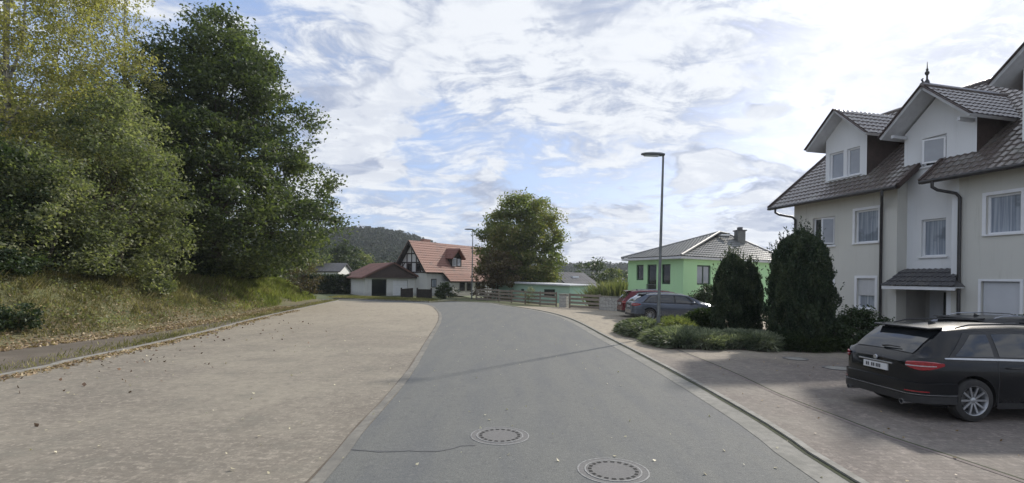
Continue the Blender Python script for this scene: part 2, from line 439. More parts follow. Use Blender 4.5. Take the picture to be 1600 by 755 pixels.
# ------------------------------------------------------------------ mesh building
class MB:
    def __init__(s):
        s.v, s.f = [], []

    def add(s, vs, fs):
        o = len(s.v)
        s.v += [tuple(p) for p in vs]
        s.f += [tuple(i + o for i in f) for f in fs]
        return s

    def quad(s, *p):
        return s.add(p, [tuple(range(len(p)))])

    def box(s, x0, x1, y0, y1, z0, z1):
        return s.add([(x0, y0, z0), (x1, y0, z0), (x1, y1, z0), (x0, y1, z0), (x0, y0, z1), (x1, y0, z1), (x1, y1, z1), (x0, y1, z1)],
                     [(0, 3, 2, 1), (4, 5, 6, 7), (0, 1, 5, 4), (1, 2, 6, 5), (2, 3, 7, 6), (3, 0, 4, 7)])

    def bar(s, a, b, w, h, up=(0, 0, 1)):
        a, b = Vector(a), Vector(b)
        d = (b - a).normalized()
        up = Vector(up)
        sd = d.cross(up)
        if sd.length < 1e-4:
            sd = d.cross(Vector((1, 0, 0)))
        sd.normalize()
        uu = sd.cross(d).normalized()
        vs = []
        for p in (a, b):
            for i, j in ((-1, -1), (1, -1), (1, 1), (-1, 1)):
                vs.append(p + sd * (w / 2 * i) + uu * (h / 2 * j))
        return s.add(vs, [(0, 3, 2, 1), (4, 5, 6, 7), (0, 1, 5, 4), (1, 2, 6, 5), (2, 3, 7, 6), (3, 0, 4, 7)])

    def prism(s, poly, vec):
        """closed extrusion of 3-d polygon along vec"""
        vec = Vector(vec)
        n = len(poly)
        a = [Vector(p) for p in poly]
        return s.add(a + [p + vec for p in a], [tuple(range(n))[::-1], tuple(range(n, 2 * n))] +
                     [(i, (i + 1) % n, n + (i + 1) % n, n + i) for i in range(n)])

    def tube(s, path, rad, n=8, cap=True):
        path = [Vector(p) for p in path]
        if not hasattr(rad, '__len__'):
            rad = [rad] * len(path)
        o = len(s.v)
        prev = None
        for i, p in enumerate(path):
            d = (path[min(i + 1, len(path) - 1)] - path[max(i - 1, 0)]).normalized()
            if prev is None:
                u = d.orthogonal().normalized()
            else:
                u = (prev - d * prev.dot(d))
                u = u.normalized() if u.length > 1e-5 else d.orthogonal().normalized()
            prev = u
            v = d.cross(u)
            for k in range(n):
                a = 2 * math.pi * k / n
                s.v.append(tuple(p + (u * math.cos(a) + v * math.sin(a)) * rad[i]))
        for i in range(len(path) - 1):
            for k in range(n):
                k2 = (k + 1) % n
                s.f.append((o + i * n + k, o + i * n + k2, o + (i + 1) * n + k2, o + (i + 1) * n + k))
        if cap:
            s.f.append(tuple(o + k for k in range(n))[::-1])
            e = o + (len(path) - 1) * n
            s.f.append(tuple(e + k for k in range(n)))
        return s

    def lathe(s, prof, n=24, axis='z', c=(0, 0, 0), closed=False, cap=True):
        o = len(s.v)
        for r, h in prof:
            for k in range(n):
                a = 2 * math.pi * k / n
                x, y = r * math.cos(a), r * math.sin(a)
                p = {'z': (x, y, h), 'y': (x, h, y), 'x': (h, x, y)}[axis]
                s.v.append((p[0] + c[0], p[1] + c[1], p[2] + c[2]))
        m = len(prof)
        for i in range(m if closed else m - 1):
            for k in range(n):
                k2 = (k + 1) % n
                i2 = (i + 1) % m
                s.f.append((o + i * n + k, o + i * n + k2, o + i2 * n + k2, o + i2 * n + k))
        if not closed and cap:
            if prof[0][0] > 1e-4:
                s.f.append(tuple(o + k for k in range(n))[::-1])
            if prof[-1][0] > 1e-4:
                s.f.append(tuple(o + (m - 1) * n + k for k in range(n)))
        return s

    def grid(s, pts):
        """pts[i][j] 3-d points"""
        o = len(s.v)
        a, b = len(pts), len(pts[0])
        for row in pts:
            s.v += [tuple(p) for p in row]
        for i in range(a - 1):
            for j in range(b - 1):
                s.f.append((o + i * b + j, o + i * b + j + 1, o + (i + 1) * b + j + 1, o + (i + 1) * b + j))
        return s

    def build(s, name, mat, parent=None, smooth=False, recalc=True, bevel=0.0, loc=None):
        me = bpy.data.meshes.new(name)
        me.from_pydata(s.v, [], s.f)
        if recalc:
            bm = bmesh.new()
            bm.from_mesh(me)
            bmesh.ops.remove_doubles(bm, verts=bm.verts, dist=1e-5)
            bmesh.ops.recalc_face_normals(bm, faces=bm.faces)
            bm.to_mesh(me)
            bm.free()
        me.materials.append(mat)
        if smooth:
            me.polygons.foreach_set('use_smooth', [True] * len(me.polygons))
        me.update()
        o = bpy.data.objects.new(name, me)
        COL.objects.link(o)
        if parent:
            o.parent = parent
        if loc is not None:
            o.location = loc
        if bevel:
            md = o.modifiers.new('bevel', 'BEVEL')
            md.width = bevel
            md.segments = 2
            md.limit_method = 'ANGLE'
            md.angle_limit = R(40)
        if smooth == 'auto':
            try:
                me.set_sharp_from_angle(angle=R(38))
            except Exception:
                pass
        return o


def tag(o, label=None, cat=None, group=None, kind=None):
    if label:
        o['label'] = label
    if cat:
        o['category'] = cat
    if group:
        o['group'] = group
    if kind:
        o['kind'] = kind
    return o


def empty(name, loc, rz=0.0):
    o = bpy.data.objects.new(name, None)
    COL.objects.link(o)
    o.location = loc
    o.rotation_euler = (0, 0, rz)
    o.empty_display_size = 0.3
    return o


def np_mesh(name, verts, faces4, mat, parent=None, loc=None, smooth=False):
    """fast mesh of separate quads; verts (N,3), faces (K,4)"""
    me = bpy.data.meshes.new(name)
    nv, nf = len(verts), len(faces4)
    k = faces4.shape[1]
    me.vertices.add(nv)
    me.vertices.foreach_set('co', verts.astype(np.float32).ravel())
    me.loops.add(nf * k)
    me.loops.foreach_set('vertex_index', faces4.astype(np.int32).ravel())
    me.polygons.add(nf)
    me.polygons.foreach_set('loop_start', np.arange(0, nf * k, k, dtype=np.int32))
    me.materials.append(mat)
    me.update(calc_edges=True)
    if smooth:
        me.polygons.foreach_set('use_smooth', np.ones(nf, dtype=bool))
    o = bpy.data.objects.new(name, me)
    COL.objects.link(o)
    if parent:
        o.parent = parent
    if loc is not None:
        o.location = loc
    return o


def smoothstep(a, b, x):
    t = np.clip((x - a) / (b - a), 0, 1)
    return t * t * (3 - 2 * t)


def vnoise(x, y, seed=0, freq=1.0):
    """cheap smooth pseudo noise, sum of sines, -1..1"""
    r = np.random.RandomState(seed)
    out = 0
    for i in range(7):
        a = r.uniform(0, 2 * math.pi)
        f = freq * r.uniform(0.6, 2.2)
        out = out + np.sin((x * math.cos(a) + y * math.sin(a)) * f + r.uniform(0, 6.28)) / (0.7 + 0.4 * i)
    return out / 3.2


# ------------------------------------------------------------------ terrain
TOE = [(-4.0, -17.2), (8.0, -15.3)]          # filled below as (y, x)
toe_px = [(0, 545), (200, 522), (400, 490), (470, 476), (505, 469.5)]
TY, TX = [-40.0, 0.0], [-15.0, -14.6]
for q in toe_px:
    g = G(*q)
    TY.append(g.y)
    TX.append(g.x)
TY += [TY[-1] + 10, TY[-1] + 30]
TX += [TX[-1] - 6, TX[-1] - 30]


def toe_x(y):
    return np.interp(y, TY, TX)


def bank_h(x, y):
    d = toe_x(y) - x
    top = 1.8 * (1 - smoothstep(42, 56, y)) + 0.25
    h = top * smoothstep(-0.1, 4.6, d)
    return h + smoothstep(0.3, 3, d) * (0.10 * vnoise(x, y, 3, 1.6) + 0.05 * vnoise(x, y, 5, 4.5))


def land_h(x, y):
    x = np.asarray(x, float)
    y = np.asarray(y, float)
    # behind the fence the land falls to a shallow valley then rises to far woods
    fy = 40 + np.clip(8 - x, 0, 60) * 0.9
    fall = smoothstep(2, 26, y - fy) * smoothstep(-9, 2, x)
    h = -2.0 * fall - 5 * smoothstep(60, 160, y) * smoothstep(-60, 10, x)
    h = h + 24 * smoothstep(260, 620, y) * smoothstep(-30, 60, x) * (0.8 + 0.2 * vnoise(x, y, 11, 0.012))
    hill = 33 * np.exp(-((x + 112) / 72) ** 2 - ((y - 470) / 150) ** 2)
    hill2 = 22 * np.exp(-((x + 230) / 100) ** 2 - ((y - 450) / 150) ** 2)
    h = h + (hill + hill2) * smoothstep(120, 240, y) * (1 + 0.05 * vnoise(x, y, 12, 0.03))
    return h


def axis_pts(segs):
    out = []
    for a, b, st in segs:
        out += list(np.arange(a, b, st))
    out.append(segs[-1][1])
    return np.array(out)


gx = axis_pts([(-3000, -400, 260), (-400, -60, 17), (-60, 60, 4), (60, 400, 17), (400, 3000, 260)])
gy = axis_pts([(-60, 130, 4), (130, 800, 16), (800, 4000, 200)])
X, Y = np.meshgrid(gx, gy)
Z = land_h(X, Y)
Z = Z - 0.6 * (smoothstep(0, 3, toe_x(Y) - 1.5 - X)) * (Y < 60)
nx, ny = len(gx), len(gy)
V = np.stack([X, Y, Z], -1).reshape(-1, 3)
ii = np.arange(nx * ny).reshape(ny, nx)
F = np.stack([ii[:-1, :-1], ii[:-1, 1:], ii[1:, 1:], ii[1:, :-1]], -1).reshape(-1, 4)
tag(np_mesh('ground', V, F, M['ground'], smooth=True), kind='structure')

bx = np.arange(-62, -9.5, 0.45)
by = np.arange(-8, 66, 0.45)
X, Y = np.meshgrid(bx, by)
# snap rows to the toe so the foot of the bank is clean
Xs = np.minimum(X, toe_x(Y) + 0.15)
Z = bank_h(Xs, Y) + 0.012
Z = np.where(Y > 62, np.minimum(Z, 0.2), Z)
V = np.stack([Xs, Y, Z], -1).reshape(-1, 3)
ii = np.arange(X.size).reshape(X.shape)
F = np.stack([ii[:-1, :-1], ii[:-1, 1:], ii[1:, 1:], ii[1:, :-1]], -1).reshape(-1, 4)
keep = (V[F[:, 0], 0] < V[F[:, 1], 0] - 1e-4)
tag(np_mesh('grass_bank', V, F[keep], M['bank'], smooth=True), kind='structure')


def sheet(name, pts, z, mat, thick=0.0):
    """flat polygon sheet (or slab) triangulated"""
    bm = bmesh.new()
    vs = [bm.verts.new((p[0], p[1], z)) for p in pts]
    f = bm.faces.new(vs)
    f.normal_update()
    if f.normal.z < 0:
        f.normal_flip()
    if thick:
        ret = bmesh.ops.extrude_face_region(bm, geom=[f])
        for e in ret['geom']:
            if isinstance(e, bmesh.types.BMVert):
                e.co.z += 0
        for v in vs:
            v.co.z -= thick
    bmesh.ops.triangulate(bm, faces=bm.faces)
    bmesh.ops.recalc_face_normals(bm, faces=bm.faces)
    me = bpy.data.meshes.new(name)
    bm.to_mesh(me)
    bm.free()
    me.materials.append(mat)
    o = bpy.data.objects.new(name, me)
    COL.objects.link(o)
    return tag(o, kind='structure')


def smooth_line(pts, step=0.6):
    """catmull-rom through xy points"""
    P_ = [Vector((p[0], p[1], 0)) for p in pts]
    P_ = [P_[0] * 2 - P_[1]] + P_ + [P_[-1] * 2 - P_[-2]]
    out = []
    for i in range(1, len(P_) - 2):
        a, b, c, d = P_[i - 1:i + 3]
        n = max(2, int((c - b).length / step))
        for k in range(n):
            t = k / n
            out.append(0.5 * ((2 * b) + (c - a) * t + (2 * a - 5 * b + 4 * c - d) * t * t + (3 * b - a - 3 * c + d) * t ** 3))
    out.append(P_[-2])
    return out


def offset_line(line, d):
    out = []
    for i, p in enumerate(line):
        a = line[max(0, i - 1)]
        b = line[min(len(line) - 1, i + 1)]
        t = (b - a).normalized()
        out.append(p + Vector((t.y, -t.x, 0)) * d)
    return out


def strip(name, line, d0, d1, z0, z1, mat, thick=0.0, jit=0.0):
    a, b = offset_line(line, d0), offset_line(line, d1)
    if jit:
        a = [p + Vector((random.uniform(-jit, jit), random.uniform(-jit, jit), 0)) for p in a]
        b = [p + Vector((random.uniform(-jit, jit), random.uniform(-jit, jit), 0)) for p in b]
    mb = MB()
    A = [(p.x, p.y, z0) for p in a]
    B = [(p.x, p.y, z1) for p in b]
    mb.grid([A, B])
    if thick:
        mb.grid([[(p.x, p.y, z0 - thick) for p in a], A])
        mb.grid([B, [(p.x, p.y, z1 - thick) for p in b]])
        for e in (0, -1):
            mb.quad(A[e], B[e], (B[e][0], B[e][1], z1 - thick), (A[e][0], A[e][1], z0 - thick))
    return tag(mb.build(name, mat), kind='structure')


# kerb line on the right side of the road (seen from the camera)
rk = [(4.1, -12), (3.95, 0)] + [tuple(G(*q)[:2]) for q in ((1325, 755), (1190, 665), (1050, 583), (950, 530), (890, 499), (845, 486.5), (790, 478), (742, 472.5))]
rk += [(rk[-1][0] - 10, rk[-1][1] + 1.5), (rk[-1][0] - 40, rk[-1][1] + 0)]
RK = smooth_line(rk)
lk = [(-2.0, -12), (-2.05, 0)] + [tuple(G(*q)[:2]) for q in ((505, 755), (565, 680), (640, 590), (672, 535), (690, 500), (686, 486), (668, 476))]
lk += [(lk[-1][0] - 3.5, lk[-1][1] + 3.0), (lk[-1][0] - 12, lk[-1][1] + 5.5), (lk[-1][0] - 40, lk[-1][1] + 6.5)]
LK = smooth_line(lk)
# asphalt between both lines, continued behind the fence bend
road_poly = [(p.x, p.y) for p in LK] + [(p.x, p.y) for p in reversed(RK)]
sheet('road', road_poly, 0.010, M['asphalt'])
strip('gutter', RK, 0.02, -0.34, 0.015, 0.015, M['gutter'])
strip('kerb_joint', RK, 0.0, 0.07, 0.019, 0.024, M['moss'], jit=0.012)
strip('kerb', RK, 0.07, 0.17, 0.045, 0.045, M['kerb'], thick=0.05)
strip('road_edging', LK, -0.15, 0.0, 0.016, 0.016, M['edging'], jit=0.015)
strip('edging_joint', LK, -0.18, -0.15, 0.013, 0.013, M['dirt'], jit=0.012)

# left kerb beside the footpath
ck = [(-11.0, -12), (-11.3, 0)] + [tuple(G(*q)[:2]) for q in ((0, 590), (100, 568), (230, 541), (320, 520), (400, 499), (470, 483), (530, 470))]
CK = smooth_line(ck)
# sandy paving
far_edge = [G(530, 470), G(600, 471.5), G(660, 473.5)]
lp = [(p.x, p.y) for p in CK] + [(p.x, p.y) for p in far_edge] + [(p.x - 0.0, p.y) for p in reversed([q for q in LK if q.y < G(668, 476).y])]
sheet('paved_parking_strip', lp, 0.005, M['pave_l'])
strip('footpath_kerb', CK, -0.14, 0.0, 0.05, 0.05, M['kerb'], thick=0.06)
fp = [(p.x - 0.1, p.y) for p in CK] + [(toe_x(y) - 0.6, y) for y in np.linspace(TY[5] + 4, -10, 30)]
sheet('footpath', fp, 0.035, M['dirt'])
FE = smooth_line([(p.x, p.y) for p in [G(522, 467), G(600, 470), G(672, 473)]])
strip('verge_kerb', FE, 0.1, -0.05, 0.11, 0.11, M['kerb'], thick=0.12)
strip('grass_verge', FE, -0.05, -4.2, 0.10, 0.10, M['verge'], thick=0.1)

# right pavement and the paved forecourt
RK17 = offset_line(RK, 0.17)
pr = [(p.x, p.y) for p in RK17 if p.y < 40]
pv = [p for p in pr] + [(9.0, 38.5), (34, 38), (34, -12)]
sheet('forecourt_paving', pv, 0.040, M['pave_r'])
# channel that divides the pavement from the forecourt
ch = smooth_line([tuple(G(*q)[:2]) for q in ((1058, 548), (1140, 582), (1220, 620), (1310, 655), (1395, 688), (1500, 722), (1700, 790))])
strip('paving_channel', ch, -0.022, 0.022, 0.0445, 0.0445, M['moss'], jit=0.004)
strip('paving_channel_edge', ch, 0.022, 0.10, 0.0450, 0.0450, M['channel'])

# tar seams in the road
s2 = smooth_line([tuple(G(*q)[:2]) for q in ((545, 704), (590, 707), (640, 706), (690, 706), (720, 698), (745, 697))], 0.1)
strip('road_crack', s2, -0.016, 0.016, 0.0145, 0.0145, M['seam'], jit=0.014)


# ------------------------------------------------------------------ manholes
def manhole(px, py, r, label):
    g = G(px, py)
    e = empty('manhole', (g.x, g.y, 0.010))
    tag(e, label, 'manhole cover', 'manhole covers in the road')
    MB().lathe([(r * 1.0, 0.001), (r * 1.0, 0.005), (r * 0.955, 0.006), (r * 0.955, 0.001)], 48, closed=True).build('outer_ring', M['ring'], e)
    MB().lathe([(r * 0.955, 0.0035), (r * 0.80, 0.0035)], 48, cap=False).build('frame', M['cover_fill'], e)
    mb = MB().lathe([(r * 0.80, 0.001), (r * 0.80, 0.009), (r * 0.755, 0.009), (r * 0.755, 0.001)], 48, closed=True)
    mb.build('inner_ring', M['ring'], e)
    c = MB().lathe([(r * 0.75, 0.001), (r * 0.75, 0.007), (0.0001, 0.007)], 48).build('cover', M['cover_fill'], e)
    for k in range(20):
        mb = MB()
        a0, a1 = 2 * math.pi * (k + 0.2) / 20, 2 * math.pi * (k + 0.8) / 20
        ri, ro = r * 0.60, r * 0.70
        mb.quad(*[(q * math.cos(a), q * math.sin(a), 0.0095) for q, a in ((ri, a0), (ro, a0), (ro, a1), (ri, a1))])
        mb.build('vent_slot', M['hole'], e)
    return e


manhole(781, 682, 0.41, 'round manhole cover in the asphalt, the farther one, left of the road centre')
manhole(958, 737, 0.41, 'round manhole cover in the asphalt nearest the camera')
for (px, py, lb) in ((1243, 563, 'pale round cover in the reddish paving in front of the conifers'), (1308, 578, 'pale round cover in the paving beside the rear of the black estate car')):
    g = G(px, py)
    e = empty('access_cover', (g.x, g.y, 0.045))
    tag(e, lb, 'access cover', 'round covers in the forecourt paving')
    MB().lathe([(0.33, 0.0), (0.33, 0.008), (0.27, 0.008), (0.27, 0.0)], 32, closed=True).build('frame', M['iron'], e)
    MB().lathe([(0.265, 0.0), (0.265, 0.006), (0.0001, 0.006)], 32).build('cover', M['kerb'], e)


# ------------------------------------------------------------------ houses: helpers
def wall_face(mb, s0, s1, z0, z1, holes, n, depth, flip=1):
    """wall front on local plane y=n facing +y*flip with rectangular openings and reveals"""
    ss = sorted({s0, s1} | {h[0] for h in holes} | {h[1] for h in holes})
    zs = sorted({z0, z1} | {h[2] for h in holes} | {h[3] for h in holes})
    for a, b in zip(ss, ss[1:]):
        for c, d in zip(zs, zs[1:]):
            ms_, mz = (a + b) / 2, (c + d) / 2
            if any(h[0] < ms_ < h[1] and h[2] < mz < h[3] for h in holes):
                continue
            mb.quad((a, n, c), (b, n, c), (b, n, d), (a, n, d))
    k = n - depth
    for a, b, c, d in holes:
        mb.quad((a, n, c), (b, n, c), (b, k, c), (a, k, c))
        mb.quad((a, n, d), (b, n, d), (b, k, d), (a, k, d))
        mb.quad((a, n, c), (a, n, d), (a, k, d), (a, k, c))
        mb.quad((b, n, c), (b, n, d), (b, k, d), (b, k, c))


def window(parent, s0, s1, z0, z1, n, depth=0.14, glass='glass', frame='white_paint', mull=0, surround=None, sill=True, shutter=0.0, tilt=None, name='window', fw=0.07):
    k = n - depth
    mb = MB()
    for a, b, c, d in ((s0, s0 + fw, z0, z1), (s1 - fw, s1, z0, z1), (s0 + fw, s1 - fw, z0, z0 + fw), (s0 + fw, s1 - fw, z1 - fw, z1)):
        mb.box(a, b, k - 0.02, k + 0.045, c, d)
    for i in range(mull):
        m_ = s0 + (s1 - s0) * (i + 1) / (mull + 1)
        mb.box(m_ - fw / 2, m_ + fw / 2, k - 0.02, k + 0.042, z0 + fw, z1 - fw)
    w_ = mb.build(name, M[frame], parent, bevel=0.006)
    if glass == 'glass_room':
        MB().box(s0 + 0.02, s1 - 0.02, k - 0.004, k + 0.004, z0 + 0.02, z1 - 0.02).build('pane', M['clear_glass'], w_)
        rm_ = MB()
        kb = k - 0.55
        rm_.quad((s0, kb, z0), (s1, kb, z0), (s1, kb, z1), (s0, kb, z1))
        rm_.quad((s0, kb, z0), (s0, k - 0.03, z0), (s0, k - 0.03, z1), (s0, kb, z1))
        rm_.quad((s1, kb, z0), (s1, k - 0.03, z0), (s1, k - 0.03, z1), (s1, kb, z1))
        rm_.quad((s0, kb, z0), (s1, kb, z0), (s1, k - 0.03, z0), (s0, k - 0.03, z0))
        rm_.quad((s0, kb, z1), (s1, kb, z1), (s1, k - 0.03, z1), (s0, k - 0.03, z1))
        rm_.build('room', M['room'], w_)
        rc_ = random.Random(int((s0 + 20) * 100 + z0 * 7))
        wdt = s1 - s0
        style = rc_.choice((1, 2, 2))
        spans = {0: [(0.0, 0.30, 0.0), (0.72, 1.0, 0.0)], 1: [(0.0, 1.0, 0.25)], 2: [(0.0, 1.0, 0.0)]}[style]
        for a, b, zf in spans:
            cm = MB()
            nn_ = max(8, int((b - a) * wdt / 0.03))
            cm.grid([[(s0 + (a + (b - a) * i / nn_) * wdt, k - 0.09 + 0.018 * math.sin(i * 1.35) + 0.01 * math.sin(i * 0.5), zq) for i in range(nn_ + 1)] for zq in ((z0 + (z1 - z0) * zf) + 0.02, z1)])
            cm.build('curtain', M['curtain'], w_, smooth=True)
    else:
        MB().box(s0 + 0.02, s1 - 0.02, k - 0.012, k + 0.008, z0 + 0.02, z1 - 0.02).build('pane', M[glass], w_)
    if sill:
        MB().box(s0 - 0.08, s1 + 0.08, k + 0.047, n + 0.07, z0 - 0.05, z0 + 0.012).build('sill', M['white_paint'], w_, bevel=0.006)
    if surround:
        mb = MB()
        q, t_ = 0.11, 0.012
        for a, b, c, d in ((s0 - q, s0, z0 - 0.05, z1 + q), (s1, s1 + q, z0 - 0.05, z1 + q), (s0, s1, z1, z1 + q)):
            mb.box(a, b, n - 0.01, n + t_, c, d)
        mb.build('surround', M[surround], w_)
    if shutter:
        mb = MB()
        zc_ = z1 - (z1 - z0) * shutter
        nsl = max(3, int((z1 - zc_) / 0.05))
        for i in range(nsl):
            zz = z1 - (i + 1) * (z1 - zc_) / nsl
            mb.box(s0 + 0.01, s1 - 0.01, k + 0.05, k + 0.062, zz + 0.004, zz + (z1 - zc_) / nsl)
        mb.build('roller_shutter', M['shutter'], w_)
    if tilt:
        # an open casement: a white framed sash swung out of / into the opening
        a, b, c, d, ang = tilt
        sash = MB()
        p = MB()
        wd = b - a
        for u0, u1, v0, v1 in ((0, 0.06, c, d), (wd - 0.06, wd, c, d), (0.06, wd - 0.06, c, c + 0.06), (0.06, wd - 0.06, d - 0.06, d)):
            sash.box(u0, u1, -0.02, 0.02, v0, v1)
        p.box(0.05, wd - 0.05, -0.006, 0.006, c + 0.05, d - 0.05)
        rot = Matrix.Rotation(ang, 3, 'Z')
        for q in (sash, p):
            q.v = [tuple(rot @ Vector(v_) + Vector((a, k + 0.07, 0))) for v_ in q.v]
        sh = sash.build('open_sash', M['white_paint'], w_)
        p.build('sash_pane', M['glass_light'], w_)
    return w_


def tiles(mb, o, u, v, Wd, L, tw=0.24, tl=0.34, amp=0.028, step=0.03, per=5, clips=()):
    """relief of roof tiles on the plane through o spanned by unit u (along the eave) and v (up the slope)"""
    o, u, v = Vector(o), Vector(u).normalized(), Vector(v).normalized()
    nrm = u.cross(v).normalized()
    if nrm.z < 0:
        nrm = -nrm
    nc = max(2, int(round(Wd / tw))) * per
    nr = max(1, int(round(L / tl)))
    rows = []
    for i in range(nr):
        for e in (0, 1):
            t = (i + e) / nr * L - (0.0 if e == 0 else 0.002)
            h = step if e == 0 else 0.0
            row = []
            for j in range(nc + 1):
                ph = j / per * 2 * math.pi
                hh = h + amp * (0.5 + 0.5 * math.cos(ph)) ** 1.6
                row.append(o + u * (Wd * j / nc) + v * t + nrm * hh)
            rows.append(row)
    m2 = MB()
    m2.grid(rows)
    if clips:
        bm = bmesh.new()
        vs = [bm.verts.new(q) for q in m2.v]
        for f in m2.f:
            bm.faces.new([vs[i] for i in f])
        for co, no in clips:
            bmesh.ops.bisect_plane(bm, geom=bm.verts[:] + bm.edges[:] + bm.faces[:], plane_co=co, plane_no=no, clear_outer=True)
        bm.verts.index_update()
        mb.add([tuple(q.co) for q in bm.verts], [tuple(q.index for q in f.verts) for f in bm.faces])
        bm.free()
    else:
        mb.add(m2.v, m2.f)


def slab(mb, a, b, c, d, th):
    """roof slab under the quad a b c d"""
    a, b, c, d = map(Vector, (a, b, c, d))
    n = (b - a).cross(d - a).normalized()
    if n.z < 0:
        n = -n
    mb.prism([a, b, c, d], -n * th)


# ------------------------------------------------------------------ the apartment house on the right
HT = math.atan2(0.9701, -0.2425)
house = empty('apartment_house', (16.16, 16.16, 0), HT)
tag(house, 'large beige and white apartment house with brown tiled roofs, gables and dormers, on the right', 'house')
SN, SF, A0, A1 = -7.0, 9.39, 2.14, 4.15      # near end, far end, recess from A0 to A1
EZ, SL = 5.95, 0.81                           # eave height and slope
NR = -5.6                                     # ridge


def rz(n):
    return EZ + (0.6 - n) * SL


wl = MB()
holesR = [(0.1, 1.08, 3.88, 5.19), (0.1, 1.2, 0.02, 2.32), (-3.2, -2.2, 3.88, 5.19), (-3.2, -2.2, 1.12, 2.41)]
holesL = [(5.06, 5.89, 1.12, 2.41), (4.94, 6.02, 3.9, 5.29), (7.03, 8.25, 3.87, 5.21), (7.1, 8.2, 1.12, 2.41)]
wall_face(wl, SN, A0, 0, 6.35, holesR, 0, 0.16)
wall_face(wl, A1, SF, 0, 6.35, holesL, 0, 0.16)
wl.quad((SF, 0, 0), (SF, -11.2, 0), (SF, -11.2, 6.35), (SF, NR, rz(NR) - 0.15), (SF, 0, 6.35))
wl.quad((SN, 0, 0), (SN, -11.2, 0), (SN, -11.2, 6.35), (SN, NR, rz(NR) - 0.15), (SN, 0, 6.35))
wl.quad((SN, -11.2, 0), (SF, -11.2, 0), (SF, -11.2, 6.35), (SN, -11.2, 6.35))
wl.quad((A1, 0, 0), (A1, -0.5, 0), (A1, -0.5, 6.6), (A1, 0, 6.35))
wl.quad((A0, 0, 2.2), (A0, -0.5, 2.2), (A0, -0.5, 6.6), (A0, 0, 6.35))
wl.build('wall', M['render_beige'], house)
# central white bay
cw = MB()
holesC = [(2.7, 3.59, 3.24, 4.67)]
wall_face(cw, A0 - 0.02, A1 + 0.02, 2.25, 6.3, holesC, -0.5, 0.16)
GL, GR, GC = 4.30, 1.72, 3.0
wall_face(cw, GR, GL, 6.3, 8.12, [(2.72, 3.59, 6.69, 7.79)], -0.5, 0.16)
cw.quad((GR, -0.5, 8.12), (GL, -0.5, 8.12), (GC, -0.5, 9.33))
cw.build('bay_wall', M['render_white'], house)
# cheeks of the central gable and of the dormers: dark brown boards
ck_ = MB()
for s_ in (GR, GL):
    ck_.quad((s_, -0.5, 6.5), (s_, -0.5, 8.12), (s_, -4.2, 8.12), (s_, -4.2, 6.5))
ck_.build('bay_cheek', M['brown_boards'], house)

# white painted strips on wall ends (painted quoin beside recess)
MB().box(A0 - 0.22, A0 + 0.003, -0.01, 0.012, 2.30, 6.1).build('painted_strip', M['render_white'], house)

window(house, 0.1, 1.08, 3.88, 5.19, 0, surround='white_paint', mull=0)
window(house, 4.94, 6.02, 3.9, 5.29, 0, surround='white_paint', mull=0)
window(house, 5.06, 5.89, 1.12, 2.41, 0, surround='white_paint', shutter=0.56)
window(house, -3.2, -2.2, 3.88, 5.19, 0, surround='white_paint')
window(house, -3.2, -2.2, 1.12, 2.41, 0, surround='white_paint')
window(house, 7.1, 8.2, 1.12, 2.41, 0, surround='white_paint')
window(house, 7.03, 8.25, 3.87, 5.21, 0, glass='glass_dark', mull=1, tilt=(7.10, 7.64, 3.95, 5.13, R(62)))
window(house, 2.7, 3.59, 3.24, 4.67, -0.5, mull=0)
window(house, 2.72, 3.59, 6.69, 7.79, -0.5, glass='glass_dark', tilt=(2.79, 3.49, 6.78, 7.70, R(24)))
# plain side door on the near wing
dr = MB().box(0.12, 1.18, -0.13, -0.08, 0.04, 2.30).build('door', M['door_grey'], house, bevel=0.01)
MB().box(0.02, 0.1, -0.01, 0.014, 0.0, 2.40).box(1.2, 1.28, -0.01, 0.014, 0.0, 2.40).box(0.1, 1.2, -0.01, 0.0145, 2.32, 2.40).build('door_surround', M['white_paint'], dr)
MB().tube([(0.24, -0.06, 1.02), (0.24, -0.02, 1.02), (0.36, -0.02, 1.02)], 0.012, 6).build('handle', M['dark_metal'], dr)

# entrance porch under the canopy
pc = MB()
pc.quad((A0, -1.5, 0), (A1, -1.5, 0), (A1, -1.5, 2.25), (A0, -1.5, 2.25))
pc.quad((A0, -0.45, 0), (A0, -1.5, 0), (A0, -1.5, 2.25), (A0, -0.45, 2.25))
pc.quad((A1, -0.5, 0), (A1, -1.5, 0), (A1, -1.5, 2.25), (A1, -0.5, 2.25))
pc.quad((A0, -0.48, 2.25), (A1, -0.48, 2.25), (A1, -1.5, 2.25), (A0, -1.5, 2.25))
pc.build('porch_wall', M['porch'], house)
ed = MB().box(2.95, 3.95, -1.49, -1.44, 0.02, 2.10).build('entrance_door', M['door_grey'], house, bevel=0.01)
MB().box(3.12, 3.42, -1.438, -1.43, 0.9, 1.9).build('door_glazing', M['glass_dark'], ed)
MB().tube([(3.05, -1.43, 0.8), (3.05, -1.38, 0.8), (3.05, -1.38, 1.3), (3.05, -1.43, 1.3)], 0.012, 6).build('handle', M['lamp_metal'], ed)
mbx = MB()
for i in range(3):
    mbx.box(2.28, 2.72, -1.49, -1.38, 1.05 + i * 0.22, 1.23 + i * 0.22)
mbx.build('mail_box', M['dark_metal'], house, bevel=0.008)
MB().box(A0 - 0.003, A0 + 0.17, -0.42, -0.02, 0, 2.06).build('porch_pillar', M['render_white'], house)
